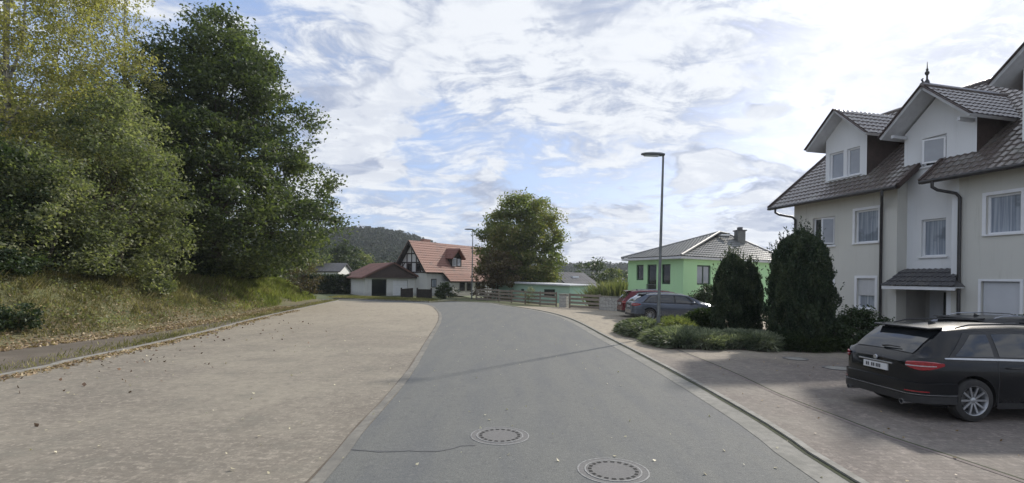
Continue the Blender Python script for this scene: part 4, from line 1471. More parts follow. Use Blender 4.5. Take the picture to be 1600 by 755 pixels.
# ------------------------------------------------------------------ estate cars
def paint(name, c, rough=0.22, flake=0.0):
    m = bpy.data.materials.new(name)
    m.use_nodes = True
    t = NT(m.node_tree)
    co = t.n('ShaderNodeTexCoord').outputs['Object']
    dust = t.ss(t.noise(co, 3.5, 6, 0.65), 0.35, 0.75)
    sz = t.n('ShaderNodeSeparateXYZ', i0=co).outputs[2]
    low = t.ss(sz, 0.55, 0.15)
    f = t.math('ADD', t.math('MULTIPLY', dust, 0.02), t.math('MULTIPLY', low, t.math('MULTIPLY', dust, 0.25)))
    b = t.n('ShaderNodeBsdfPrincipled', Base_Color=t.mix(f, c, (0.12, 0.11, 0.095)), Metallic=flake,
            Roughness=t.math('ADD', rough, t.math('MULTIPLY', f, 0.9)))
    b.inputs['Specular IOR Level'].default_value = 0.25
    b.inputs['Coat Weight'].default_value = 0.35
    b.inputs['Coat Roughness'].default_value = 0.05
    t.n('ShaderNodeOutputMaterial', i0=b.outputs[0])
    return m


M['tyre'] = pm('tyre_rubber', (0.022, 0.022, 0.022), (0.035, 0.033, 0.03), 12, 0.85, 0.3, 60)
M['alloy'] = pm('alloy_wheel', (0.42, 0.43, 0.44), (0.34, 0.35, 0.36), 12, 0.35, metal=0.7)
M['trim'] = pm('black_trim', (0.016, 0.016, 0.017), (0.024, 0.024, 0.024), 8, 0.5)
M['chrome'] = pm('bright_trim', (0.50, 0.51, 0.53), (0.42, 0.43, 0.45), 8, 0.2, metal=0.8)
M['car_glass'] = glass_mat('tinted_car_glass', (0.018, 0.022, 0.026), 0.02, 0.9)
M['tail_red'] = pm('tail_lamp_red', (0.36, 0.015, 0.022), (0.24, 0.01, 0.016), 30, 0.12, coat=1.0)
M['lamp_clear'] = pm('clear_lamp', (0.55, 0.50, 0.52), (0.42, 0.38, 0.40), 30, 0.1, coat=1.0)
M['plate'] = pm('plate_white', (0.66, 0.67, 0.68), (0.6, 0.61, 0.62), 8, 0.4)
M['plate_ink'] = pm('plate_ink', (0.05, 0.05, 0.055), (0.07, 0.07, 0.075), 8, 0.5)


def make_car(loc, rot, label, cat, body_m, Lc=4.80, Hc=1.48, Wc=1.84, detail=True, group=None, glass='car_glass', rake=0.62):
    """local x: 0 at the tail, towards the bonnet; y: width; z: up"""
    e = empty('parked_car', loc, rot)
    tag(e, label, cat, group)
    hw = Wc / 2
    k = Hc / 1.48
    topx = [0, 0.05, 0.12, 0.30, rake, rake + 0.5, 1.8, 2.5, 2.95, 3.35, 3.72, 4.0, 4.3, 4.55, 4.70, Lc]
    topz = [0.90, 0.96, 1.03, 1.20, 1.425, 1.465, 1.48, 1.46, 1.41, 1.25, 1.05, 0.97, 0.91, 0.83, 0.74, 0.60]
    topz = [z * k if z > 1.0 else z for z in topz]
    botx = [0, 0.10, 0.3, 0.6, 4.2, 4.6, Lc]
    botz = [0.36, 0.27, 0.22, 0.20, 0.20, 0.22, 0.32]
    wx = [0, 0.03, 0.09, 0.2, 0.45, 0.9, 2.0, 3.6, 4.1, 4.45, 4.65, 4.75, Lc]
    ww = [0.66, 0.75, 0.83, 0.89, 0.935, 0.965, 1.0, 0.985, 0.955, 0.87, 0.74, 0.60, 0.42]
    belx, belz = [0, 0.3, 1.5, 3.0, 3.9, Lc], [0.985, 0.985, 0.965, 0.93, 0.90, 0.6]

    def TZ(x):
        return float(np.interp(x, topx, topz))

    def BZ(x):
        return float(np.interp(x, botx, botz))

    def HW(x):
        return hw * float(np.interp(x, wx, ww))

    def sect(x):
        zt, zb, h_ = TZ(x), BZ(x), HW(x)
        bel = min(float(np.interp(x, belx, belz)), zt - 0.035)
        t = max(0.0, min(1.0, (zt - bel - 0.035) / (0.46 * k)))
        wb = h_ * 0.955
        wr = wb * (0.90 - 0.15 * t ** 0.8)
        mid = zb + (bel - zb) * 0.55
        pts = [(0, zb), (h_ * 0.80, zb), (h_ * 0.93, zb + 0.015), (h_ * 0.975, zb + 0.07), (h_ * 0.985, zb + (mid - zb) * 0.5), (h_ * 1.0, mid),
               (h_ * 0.997, mid + (bel - mid) * 0.35), (h_ * 0.985, mid + (bel - mid) * 0.68), (h_ * 0.972, bel - 0.03), (wb, bel)]
        eh = min(0.07, (zt - bel) * 0.5)
        e1 = (wr, zt - eh)
        for q in (0.33, 0.66):
            pts.append((wb + (e1[0] - wb) * q + 0.012 * math.sin(q * math.pi) * t, bel + (e1[1] - bel) * q))
        pts += [e1, (wr * 0.955, zt - eh * 0.42), (wr * 0.87, zt - eh * 0.15), (wr * 0.6, zt - eh * 0.02), (0, zt + 0.012)]
        return pts, wb, bel, e1, wr, eh

    xs = sorted(set([round(v, 4) for v in list(np.linspace(0, 0.3, 9)) + list(np.linspace(0.3, Lc - 0.35, 62)) + list(np.linspace(Lc - 0.35, Lc, 10))]))
    bm = bmesh.new()
    rings = []
    for x in xs:
        pts = sect(x)[0]
        full = [(y, z) for y, z in pts] + [(-y, z) for y, z in reversed(pts[1:-1])]
        rings.append([bm.verts.new((x, y, z)) for y, z in full])
    n = len(rings[0])
    for a, b in zip(rings, rings[1:]):
        for i in range(n):
            bm.faces.new((a[i], a[(i + 1) % n], b[(i + 1) % n], b[i]))
    for r_ in (rings[0], rings[-1]):
        bm.faces.new(r_)
    bmesh.ops.recalc_face_normals(bm, faces=bm.faces)
    me = bpy.data.meshes.new('body')
    bm.to_mesh(me)
    bm.free()
    me.materials.append(body_m)
    me.materials.append(M['trim'])
    body = bpy.data.objects.new('body', me)
    COL.objects.link(body)
    WX = (0.90, 3.72)
    WR = 0.335
    cut = MB()
    for wx_ in WX:
        for sg in (-1, 1):
            cut.lathe([(0.001, sg * 0.58), (WR + 0.045, sg * 0.58), (WR + 0.045, sg * 1.1), (0.001, sg * 1.1)], 36, 'y', (wx_, 0, WR + 0.01))
    co = cut.build('cutter', M['trim'])
    md = body.modifiers.new('b', 'BOOLEAN')
    md.object = co
    md.operation = 'DIFFERENCE'
    md.solver = 'EXACT'
    md.material_mode = 'TRANSFER'
    dg = bpy.context.evaluated_depsgraph_get()
    me2 = bpy.data.meshes.new_from_object(body.evaluated_get(dg), depsgraph=dg)
    me2.name = 'body'
    body.modifiers.clear()
    body.data = me2
    bpy.data.objects.remove(co)
    me2.polygons.foreach_set('use_smooth', [True] * len(me2.polygons))
    me2.set_sharp_from_angle(angle=R(32))
    body.parent = e

    def side_patch(x0, x1, u0, u1, sg, off=0.006, nx_=16, x0t=None, x1t=None):
        """patch of the greenhouse side between belt (u=0) and roof edge (u=1)"""
        x0t = x0 if x0t is None else x0t
        x1t = x1 if x1t is None else x1t
        rows = []
        for j in range(5):
            q = j / 4
            u = u0 + (u1 - u0) * q
            row = []
            for i in range(nx_ + 1):
                a_ = x0 + (x0t - x0) * q
                b_ = x1 + (x1t - x1) * q
                x = a_ + (b_ - a_) * i / nx_
                _, wb, bel, e1, _, _ = sect(x)
                y = wb + (e1[0] - wb) * u + 0.012 * math.sin(u * math.pi)
                z = bel + (e1[1] - bel) * u
                row.append((x, sg * (y + off), z))
            rows.append(row)
        return rows

    # side windows: rear quarter, rear door, front door
    wins = ((0.62, 1.27, 1.02, 1.30), (1.36, 2.20, 1.38, 2.20), (2.27, 3.36, 2.27, 2.92))
    for sg in (-1, 1):
        MB().grid(side_patch(0.50, 3.52, 0.0, 0.98, sg, 0.006, 30, 0.92, 2.98)).build('window_trim', M['trim'], e, smooth=True)
        for (a, b, c_, d_) in wins:
            MB().grid(side_patch(a, b, 0.10, 0.90, sg, 0.011, 14, c_, d_)).build('side_window', M[glass], e, smooth=True)
        # bright belt line
        m_ = MB()
        m_.grid(side_patch(0.45, 3.45, -0.02, 0.05, sg, 0.012, 30))
        m_.build('belt_moulding', M['chrome'] if detail else M['trim'], e)

    def top_patch(x0, x1, yf, off=0.006, nx_=8, lim=1.0):
        rows = []
        for i in range(nx_ + 1):
            x = x0 + (x1 - x0) * i / nx_
            _, wb, bel, e1, wr, eh = sect(x)
            row = []
            for j in range(13):
                y = (j / 12 * 2 - 1) * yf
                a_ = abs(y)
                z = TZ(x) + 0.012 - 0.012 * a_ - (0.10 * eh * max(0, a_ - 0.6) / 0.3)
                row.append((x - off * 0.6, y * wr, z + off))
            rows.append(row)
        return rows

    MB().grid(top_patch(0.125, rake - 0.06, 0.90, 0.007)).build('rear_window', M[glass], e, smooth=True)
    ws_ = MB().grid(top_patch(3.02, 3.66, 0.90, 0.010))
    ws_.build('windscreen', M[glass], e, smooth=True)
    # spoiler over the rear window
    sp_ = MB()
    for x, zz in ((rake - 0.15, -0.035),):
        wr = sect(rake)[4]
        pts = [(rake - 0.20, TZ(rake) - 0.015), (rake - 0.19, TZ(rake) + 0.014), (rake + 0.06, TZ(rake + 0.06) + 0.022), (rake + 0.05, TZ(rake) - 0.01)]
        sp_.prism([(a, -wr * 0.9, b) for a, b in pts], (0, wr * 1.8, 0))
    sp_.build('roof_spoiler', body_m, e, bevel=0.012)

    def rear_ring(z0, z1, xmax, off, nseg=26, ymin=0.0, both=True, sgn=1):
        """band that follows the plan curve round the tail between heights z0..z1"""
        prof = []
        xs_ = [xmax * (1 - i / nseg) ** 2.0 for i in range(nseg + 1)]
        side = [(x, HW(x)) for x in xs_]
        return side

    def band(z0, z1, xmax, off, taper=0.0, front=False, name='bumper', mat=None, ycut=0.0, sgs=(1,)):
        """closed band around the tail (or nose) from side to side"""
        path = []
        N_s = 22
        for i in range(N_s + 1):
            x = xmax * (1 - i / N_s) ** 1.8
            path.append((x, HW(x)))
        full = path + [(0, path[-1][1] * (1 - j / 4)) for j in range(1, 4)] + [(0, 0)]
        full = full + [(x, -y) for x, y in reversed(full[:-1])]
        if ycut:
            full = [q for q in full if sgs[0] * q[1] > ycut]
        pts = [Vector((x, y, 0)) for x, y in full]
        rows = [[], [], [], []]
        for i, p in enumerate(pts):
            a, b = pts[max(0, i - 1)], pts[min(len(pts) - 1, i + 1)]
            t = (b - a)
            t = t.normalized() if t.length > 1e-6 else Vector((0, -1, 0))
            nn_ = Vector((-t.y, t.x, 0))
            if nn_.x * -1 + nn_.y * p.y < 0 and i not in ():
                nn_ = -nn_
            f = p.copy()
            if front:
                f.x = Lc - f.x
            tq = i / max(1, len(pts) - 1)
            tp_ = taper * (abs(2 * tq - 1) ** 2.2)
            for r_, (o_, z_) in enumerate(((0, z0 + tp_ * 1.1), (off, z0 + 0.01 + tp_), (off, z1 - 0.01 - tp_ * 0.35), (0, z1 - tp_ * 0.4))):
                q = p + nn_ * o_
                q.z = z_
                rows[r_].append((q.x, q.y, q.z))
        m_ = MB().grid(rows)
        return m_.build(name, mat or M['trim'], e, smooth='auto')

    band(0.30, 0.60, 0.62, 0.030, name='rear_bumper', mat=body_m)
    band(0.27, 0.40, 0.60, 0.036, name='bumper_lower', mat=M['trim'])
    if detail:
        band(0.40, 0.425, 0.60, 0.040, name='bumper_moulding', mat=M['chrome'])
    # tail lamps: one each side, wrapping round the corner
    for sg in (1, -1):
        tl_ = band(0.79, 0.935, 0.42, 0.014, taper=0.07, name='tail_lamp', mat=M['tail_red'], ycut=0.48 if detail else 0.52, sgs=(sg,))
        tli = band(0.845, 0.875, 0.30, 0.019, name='lamp_insert', mat=M['lamp_clear'], ycut=0.50 if detail else 0.6, sgs=(sg,))
        tli.parent = tl_
    # number plate with blurred dark characters, recess and handle strip
    pl = MB().box(-0.022, 0.01, -0.26, 0.26, 0.70, 0.81).build('number_plate', M['plate'], e, bevel=0.004)
    ink = MB()
    yy = 0.20
    for wd, gap in ((0.028, 0.012), (0.028, 0.05), (0.03, 0.012), (0.03, 0.03), (0.026, 0.01), (0.026, 0.01), (0.026, 0.02)):
        ink.box(-0.0245, -0.0225, yy - wd, yy, 0.725, 0.785)
        yy -= wd + gap
    tag(ink.build('plate_characters', M['plate_ink'], pl), kind='stuff')
    MB().box(-0.030, 0.01, -0.36, 0.36, 0.825, 0.85).build('tailgate_strip', M['chrome'] if detail else M['trim'], e, bevel=0.004)
    if detail:
        MB().lathe([(0.001, -0.012), (0.036, -0.012), (0.04, 0.0), (0.04, 0.012)], 20, 'x', (-0.012, 0, 0.895)).build('badge', M['chrome'], e)
        for sg in (-1, 1):
            band(0.44, 0.475, 0.20, 0.036, name='reflector', mat=M['tail_red'], ycut=0.50, sgs=(sg,))
            MB().lathe([(0.038, -0.03), (0.042, -0.03), (0.042, 0.16), (0.036, 0.16)], 16, 'x', (-0.02, sg * 0.58, 0.265), cap=False).build('tailpipe', M['chrome'], e)
        # rear wiper lying on the glass
        wv = [top_patch(0.14, 0.14, 0.5, 0.03)[0][6], top_patch(0.16, 0.16, 0.5, 0.03)[0][0]]
        MB().tube([wv[0], Vector(wv[0]).lerp(Vector(wv[1]), 0.4) + Vector((0, 0, 0.012)), wv[1]], [0.018, 0.012, 0.010], 6).build('rear_wiper', M['trim'], e)
        wv = Vector(wv[0])
        # parting lines of tailgate and doors
        for sg in (-1, 1):
            for xd, xt in ((1.31, 1.31), (2.235, 2.235), (3.30, 3.05)):
                m_ = MB()
                for jj in range(12):
                    pts_ = sect(xd)[0]
                    pass
                p2 = [(q[0], q[1]) for q in pts_[3:10]]
                m_.grid([[(xd - 0.004, sg * (y + 0.002), z) for y, z in p2], [(xd + 0.004, sg * (y + 0.002), z) for y, z in p2]])
                m_.build('door_gap', M['trim'], e)
            for xh in (1.55, 2.45):
                y_ = HW(xh)
                MB().tube([(xh - 0.10, sg * (y_ * 0.985), 0.84), (xh - 0.08, sg * (y_ + 0.028), 0.845), (xh + 0.08, sg * (y_ + 0.028), 0.845), (xh + 0.10, sg * (y_ * 0.985), 0.84)], 0.013, 6).build('door_handle', body_m, e, smooth='auto')
    # sill cladding
    for sg in (-1, 1):
        m_ = MB()
        a_, b_ = WX[0] + WR + 0.05, WX[1] - WR - 0.05
        m_.grid([[(x, sg * (HW(x) * 0.985 + 0.004), 0.205) for x in np.linspace(a_, b_, 10)], [(x, sg * (HW(x) * 0.99 + 0.010), 0.30) for x in np.linspace(a_, b_, 10)]])
        m_.build('sill_cladding', M['trim'], e)
    # roof rails
    for sg in (-1, 1):
        pth = []
        for x in np.linspace(0.85, 2.75, 9):
            _, _, _, e1, wr, eh = sect(x)
            pth.append((x, sg * wr * 0.93, TZ(x) + (0.035 if 0.9 < x < 2.7 else 0.0)))
        MB().tube(pth, 0.014, 6).build('roof_rail', M['trim'] if detail else M['chrome'], e, smooth='auto')
    # aerial
    MB().prism([(0.95, -0.01, TZ(0.95)), (1.12, -0.01, TZ(1.1)), (0.97, -0.01, TZ(0.95) + 0.075)], (0, 0.02, 0)).build('roof_aerial', M['trim'], e)
    # mirrors
    for sg in (-1, 1):
        y_ = HW(3.1) * 0.96
        m_ = MB()
        rows = []
        for t, s_ in ((0.0, 0.35), (0.03, 0.85), (0.12, 1.0), (0.20, 0.85), (0.24, 0.4)):
            rows.append([(3.13 + 0.07 * s_ * math.cos(a) + t * 0.15, sg * (y_ + t), 0.99 + 0.075 * s_ * math.sin(a)) for a in np.linspace(0, 2 * math.pi, 13)])
        m_.grid(rows)
        m_.quad(*rows[0][:-1])
        m_.quad(*rows[-1][:-1])
        m_.build('mirror', body_m, e, smooth='auto')
    # head lamps and grille
    for sg in (-1, 1):
        m_ = MB()
        rows = []
        for z_ in (0.62, 0.68, 0.74):
            row = []
            for i in range(8):
                x = 4.30 + (0.40 - (z_ - 0.62) * 1.2) * i / 7
                row.append((x + 0.006, sg * (HW(x) * 0.992 + 0.012), z_))
            rows.append(row)
        m_.grid(rows)
        m_.build('headlight', M['lamp_clear'], e, smooth=True)
    MB().box(Lc - 0.04, Lc + 0.012, -0.36, 0.36, 0.40, 0.56).build('grille', M['trim'], e, bevel=0.01)
    # wheels
    for wx_ in WX:
        for sg in (-1, 1):
            wh = empty('wheel', (wx_, sg * (hw - 0.125), WR), 0 if sg > 0 else math.pi)
            wh.parent = e
            MB().lathe([(0.225, -0.10), (0.30, -0.105), (0.325, -0.09), (WR, -0.06), (WR, 0.06), (0.325, 0.09), (0.30, 0.105), (0.225, 0.10)], 40, 'y', closed=True).build('tyre', M['tyre'], wh, smooth='auto')
            rm = MB().lathe([(0.225, 0.10), (0.232, 0.105), (0.222, 0.095), (0.205, 0.03), (0.20, -0.02), (0.20, -0.09), (0.225, -0.10)], 40, 'y', cap=False)
            rm.lathe([(0.001, 0.085), (0.035, 0.085), (0.05, 0.075), (0.055, 0.02), (0.001, 0.02)], 20, 'y')
            ns = 10
            for q in range(ns):
                a = 2 * math.pi * q / ns
                for da in ((-0.055, 0.055) if ns == 5 else (0.0,)):
                    p0 = Vector((math.cos(a) * 0.04, 0.066, math.sin(a) * 0.04))
                    p1 = Vector((math.cos(a + da) * 0.218, 0.082, math.sin(a + da) * 0.218))
                    rm.bar(p0, p1, 0.030, 0.022, (0, 1, 0))
            rm.build('rim', M['alloy'], wh, smooth='auto')
            MB().lathe([(0.001, 0.0), (0.14, 0.0), (0.14, 0.012), (0.001, 0.012)], 24, 'y').build('brake_disc', M['iron'], wh)
            MB().lathe([(0.10, -0.07), (0.199, -0.07), (0.199, -0.06), (0.10, -0.06)], 24, 'y', closed=True).build('wheel_back', M['trim'], wh)
    return e


# black estate on the forecourt: wheel contacts measured at its rear axle
g1, g2 = G(1512, 657, 0.045), G(1387, 621, 0.045)
ax = (g2 - g1).normalized()
fw_ = Vector((ax.y, -ax.x, 0))
mid = (g1 + g2) / 2
mid += (0.15) * Vector((0, 0, 0))
org = mid - fw_ * 0.90
make_car((org.x, org.y, 0.045), math.atan2(fw_.y, fw_.x), 'black estate car parked tail towards the road on the paved forecourt', 'car', paint('black_paint', (0.004, 0.005, 0.007), 0.22, 0.0))
make_car((10.45, 12.6, 0.045), R(2), 'dark car mostly hidden behind the black estate, only its roof showing', 'car', paint('dark_grey_paint', (0.025, 0.026, 0.028), 0.3, 0.2), Hc=1.40, detail=False)
make_car((6.3, 27.6, 0.05), R(2), 'dark blue-grey estate car parked nearer the street lamp', 'car', paint('blue_grey_paint', (0.11, 0.125, 0.155), 0.25, 0.5), Hc=1.46, detail=False, rake=0.75)
make_car((6.4, 30.3, 0.05), R(1), 'dark red estate car parked on the far side of the blue-grey estate', 'car', paint('dark_red_paint', (0.115, 0.014, 0.022), 0.25, 0.3), Hc=1.56, detail=False, Lc=4.6, rake=0.5)


# ------------------------------------------------------------------ vegetation
M['leaf_maple'] = leaf_mat('dark_maple_leaves', ((0.044, 0.060, 0.034), (0.080, 0.104, 0.052), (0.165, 0.190, 0.085)), 0.36)
M['leaf_birch'] = leaf_mat('autumn_birch_leaves', ((0.19, 0.185, 0.095), (0.31, 0.285, 0.145), (0.46, 0.40, 0.22)), 0.48)
M['leaf_willow'] = leaf_mat('grey_green_willow_leaves', ((0.10, 0.12, 0.07), (0.18, 0.195, 0.115), (0.32, 0.32, 0.20)), 0.42)
M['leaf_mid'] = leaf_mat('turning_maple_leaves', ((0.090, 0.118, 0.048), (0.155, 0.175, 0.070), (0.25, 0.215, 0.092)), 0.42, patch=0.25)
M['leaf_brown'] = leaf_mat('reddish_brown_leaves', ((0.070, 0.052, 0.030), (0.115, 0.085, 0.042), (0.13, 0.12, 0.05)), 0.3)
M['leaf_far'] = leaf_mat('far_tree_leaves', ((0.040, 0.058, 0.028), (0.060, 0.082, 0.036), (0.095, 0.115, 0.05)), 0.25)
M['leaf_forest'] = leaf_mat('far_forest_foliage', ((0.024, 0.036, 0.020), (0.034, 0.048, 0.026), (0.050, 0.060, 0.032)), 0.10, rough=0.95, patch=0.02)
M['leaf_thuja'] = leaf_mat('thuja_foliage', ((0.018, 0.034, 0.018), (0.042, 0.066, 0.034), (0.090, 0.115, 0.058)), 0.18, patch=1.6)
M['leaf_shrub'] = leaf_mat('dark_shrub_leaves', ((0.025, 0.042, 0.020), (0.042, 0.065, 0.028), (0.07, 0.095, 0.04)), 0.25)
M['leaf_juniper'] = leaf_mat('grey_green_spreading_shrub', ((0.09, 0.115, 0.08), (0.19, 0.215, 0.16), (0.36, 0.37, 0.28)), 0.25, patch=1.2)
M['leaf_yellow'] = leaf_mat('yellow_green_leaves', ((0.11, 0.14, 0.06), (0.17, 0.19, 0.085), (0.28, 0.28, 0.12)), 0.3)
M['leaf_reed'] = leaf_mat('pale_reed', ((0.12, 0.14, 0.07), (0.20, 0.205, 0.11), (0.32, 0.30, 0.18)), 0.3)
M['grass_dry'] = leaf_mat('dry_bank_grass', ((0.11, 0.115, 0.045), (0.20, 0.18, 0.085), (0.38, 0.33, 0.19)), 0.35, patch=0.5)
M['grass_green'] = leaf_mat('fresh_bank_grass', ((0.15, 0.175, 0.06), (0.25, 0.28, 0.09), (0.38, 0.37, 0.16)), 0.4, patch=0.6)
M['litter'] = leaf_mat('fallen_leaf_litter', ((0.17, 0.11, 0.065), (0.32, 0.23, 0.13), (0.56, 0.46, 0.30)), 0.15, patch=3.0)
M['litter_dark'] = leaf_mat('curled_dark_leaves', ((0.05, 0.035, 0.025), (0.11, 0.065, 0.04), (0.24, 0.14, 0.075)), 0.1, patch=3.0)
M['litter_pale'] = leaf_mat('pale_fallen_leaves', ((0.40, 0.36, 0.24), (0.55, 0.50, 0.34), (0.68, 0.63, 0.48)), 0.1, patch=3.0)


def leaf_quads(c, size, rng, aspect=0.55, up=0.35, droop=0.0, jitter=0.45, dirs=None):
    """(N,3) centres -> rhombus leaves"""
    n = len(c)
    nrm = rng.normal(size=(n, 3))
    nrm[:, 2] = np.abs(nrm[:, 2]) + up
    nrm /= np.linalg.norm(nrm, axis=1)[:, None]
    if dirs is None:
        t = rng.normal(size=(n, 3))
        t[:, 2] -= droop
    else:
        t = dirs + rng.normal(size=(n, 3)) * 0.25
    t -= nrm * (t * nrm).sum(1)[:, None]
    t /= np.linalg.norm(t, axis=1)[:, None] + 1e-9
    b = np.cross(nrm, t)
    s = size * (1 + jitter * rng.uniform(-1, 1, n))[:, None]
    w = s * aspect
    bend = nrm * s * 0.12
    V = np.stack([c - t * s * 0.5 - bend, c + b * w * 0.5 - t * s * 0.05, c + t * s * 0.5 - bend, c - b * w * 0.5 - t * s * 0.05], 1).reshape(-1, 3)
    F = np.arange(4 * n).reshape(n, 4)
    return V, F


def profile_r(prof, z):
    return np.interp(z, [p[0] for p in prof], [p[1] for p in prof])


def make_crown(prof, rng, n_clump, per, rc, shell=0.45, lob=0.16, flat=0.6, cx=lambda z: 0 * z, cy=lambda z: 0 * z):
    z0, z1 = prof[0][0], prof[-1][0]
    zz = np.linspace(z0, z1, 200)
    wgt = profile_r(prof, zz) ** 1.15 + 0.02
    z = rng.choice(zz, n_clump, p=wgt / wgt.sum()) + rng.uniform(-.1, .1, n_clump)
    a = rng.uniform(0, 2 * math.pi, n_clump)
    ph = rng.uniform(0, 6.28, 4)
    lb = 1 + lob * (np.sin(3 * a + ph[0] + z * 0.5) * 0.5 + np.sin(5 * a + ph[1] - z * 0.9) * 0.45 + np.sin(2 * a + z * 1.7 + ph[2]) * 0.35)
    r = profile_r(prof, z) * lb * rng.uniform(0.03, 1, n_clump) ** shell
    cl = np.stack([r * np.cos(a) + cx(z), r * np.sin(a) + cy(z), z], 1)
    k = rng.poisson(per, n_clump) + 3
    sc = rc * rng.uniform(0.55, 1.35, n_clump)
    idx = np.repeat(np.arange(n_clump), k)
    off = np.clip(rng.normal(size=(len(idx), 3)), -1.9, 1.9) * 0.55
    off[:, 2] *= flat
    pts = cl[idx] + off * sc[idx][:, None]
    return cl, pts


def limbs(mb, trunk_top, cl, rng, n, r0, base_z, fork=0.5):
    sel = rng.choice(len(cl), min(n, len(cl)), replace=False)
    for i in sel:
        p = Vector(cl[i])
        hz = base_z + (trunk_top - base_z) * rng.uniform(0.0, 1.0) ** 0.8
        hz = min(hz, max(base_z, p.z - 0.3 * math.hypot(p.x, p.y)))
        a = Vector((0, 0, hz))
        m_ = a.lerp(p, 0.5) + Vector((rng.normal() * .25, rng.normal() * .25, -0.06 * (p - a).length + abs(rng.normal()) * .25))
        rr_ = r0 * rng.uniform(0.5, 1.0)
        mb.tube([a, a.lerp(m_, 0.5) + Vector((rng.normal() * .1, rng.normal() * .1, 0)), m_, m_.lerp(p, 0.5) + Vector((rng.normal() * .12, rng.normal() * .12, 0.05)), p],
                [rr_, rr_ * 0.8, rr_ * 0.55, rr_ * 0.3, rr_ * 0.1], 6)


def tree(name, loc, label, cat, prof, n_clump, per, rc, leaf, mat, bark='bark', trunk=(0.25, 0.6), nl=30, seed=1, group=None, shell=0.45, aspect=0.55,
         lob=0.16, flat=0.6, up=0.35, lean=(0, 0), stems=1, droop=0.0, extra=None, sprigs=0):
    rng = np.random.RandomState(seed)
    e = empty(name, loc)
    tag(e, label, cat, group)
    top = prof[-1][0]
    cl, pts = make_crown(prof, rng, n_clump, per, rc, shell, lob, flat, cx=lambda z: lean[0] * z / top, cy=lambda z: lean[1] * z / top)
    if sprigs:
        # thin leafy shoots that stand out of the outline
        o = rng.choice(len(cl), sprigs)
        more = []
        for i in o:
            p = cl[i]
            d = np.array([p[0] * 0.12, p[1] * 0.12, 0.9 + rng.uniform(0, .6)])
            if rng.rand() < 0.4:
                d = np.array([p[0] * 0.3, p[1] * 0.3, 0.2])
            d = d / np.linalg.norm(d)
            ln = rc * rng.uniform(1.0, 2.2)
            t = rng.uniform(0, 1, 26)[:, None]
            more.append(p + d * (t * ln + rc * .3) + rng.normal(size=(26, 3)) * 0.09 * (1.2 - t))
        pts = np.concatenate([pts] + more)
    if extra is not None:
        pts = np.concatenate([pts, extra(rng)])
    pts = pts[pts[:, 2] > 0.03]
    V, F = leaf_quads(pts, leaf, rng, aspect, up, droop)
    tm = MB()
    tr, th = trunk
    H_ = top * th
    for k in range(stems):
        ox, oy = (0, 0) if stems == 1 else (math.cos(k * 2.4) * 0.5, math.sin(k * 2.4) * 0.5)
        tx, ty = (lean[0] * th, lean[1] * th) if stems == 1 else (ox * 2.6 + lean[0] * th, oy * 2.6)
        pth, rad = [], []
        for i in range(8):
            q = i / 7
            pth.append((ox * 0.4 + (tx - ox * 0.4) * q + rng.normal() * 0.03 * top / 8, oy * .4 + (ty - oy * .4) * q + rng.normal() * 0.03 * top / 8, -0.4 + q * (H_ + 0.4)))
            rad.append(tr * (1.25 if i == 0 else 1.0) * (1 - 0.72 * q))
        tm.tube(pth, rad, 9)
    limbs(tm, H_, cl, rng, nl, tr * 0.42, max(0.15 * top, prof[0][0] * 0.6))
    tm.build('trunk', M[bark], e, smooth='auto')
    np_mesh('crown', V, F, M[mat], e)
    return e


def bz(x, y):
    return float(bank_h(np.array([x]), np.array([y]))[0])


def at(px, d, dz=0.0):
    """foot point on the bank / ground in a measured direction at distance d"""
    u, v = level(px, 435)
    x = u / 800 * d
    z = bz(x, d) if x < -9.5 and d < 60 else float(land_h(np.array([x]), np.array([d]))[0]) if d > 42 else 0.0
    return Vector((x, d, z - dz))


# the big dark maple on the bank
p = at(338, 35)
prof = [(-0.6, 3.0), (0.3, 4.6), (1.6, 6.6), (3.7, 8.0), (7.0, 7.1), (9.5, 5.9), (12, 4.9), (14.2, 3.8), (16.0, 2.5), (17.4, 1.2), (18.4, 0.3)]
tree('maple_tree', p, 'big dark green maple on the grassy bank, the largest tree on the left', 'tree', prof, 820, 150, 0.95, 0.235, 'leaf_maple', trunk=(0.34, 0.72), nl=90, seed=11,
     shell=0.38, lob=0.2, sprigs=110)


def strands(n, R0, zlo, zhi, ln, cx=0.0):
    def fn(rng):
        out = []
        for i in range(n):
            a = rng.uniform(0, 6.28)
            r = R0 * rng.uniform(0.25, 1) ** 0.5
            x, y = r * math.cos(a) + cx, r * math.sin(a)
            zt = rng.uniform(zlo, zhi)
            l_ = ln * rng.uniform(0.5, 1.2)
            k = int(26 * l_)
            t = rng.uniform(0, 1, k)
            sw = rng.normal(size=2) * 0.35
            out.append(np.stack([x + sw[0] * t ** 2 + rng.normal(size=k) * 0.09, y + sw[1] * t ** 2 + rng.normal(size=k) * 0.09, zt - l_ * t], 1))
        return np.concatenate(out)
    return fn


p = at(5, 25)
tree('birch_tree', p, 'yellowing birch with hanging branches at the far left on the bank', 'tree',
     [(1.0, 3.6), (4.0, 5.6), (8, 6.2), (11.5, 5.4), (14, 4.6), (18, 3.2), (20.5, 1.4), (21.5, 0.3)], 900, 105, 0.8, 0.135, 'leaf_birch', bark='birch_bark', trunk=(0.2, 0.85), nl=50,
     seed=5, droop=1.2, extra=strands(700, 5.2, 4.0, 18, 1.8), lob=0.25)
p = at(190, 31)
tree('birch_tree', p, 'slender sparse birch whose thin top shows between the yellow birch and the dark maple', 'tree',
     [(4, 1.0), (9, 1.8), (13, 1.4), (17, 1.1), (21, 0.3)], 44, 20, 0.5, 0.15, 'leaf_birch', bark='birch_bark', trunk=(0.10, 0.92), nl=34,
     seed=8, droop=1.0, extra=strands(60, 1.9, 9, 20, 1.6), lob=0.3)
p = at(172, 24.3)
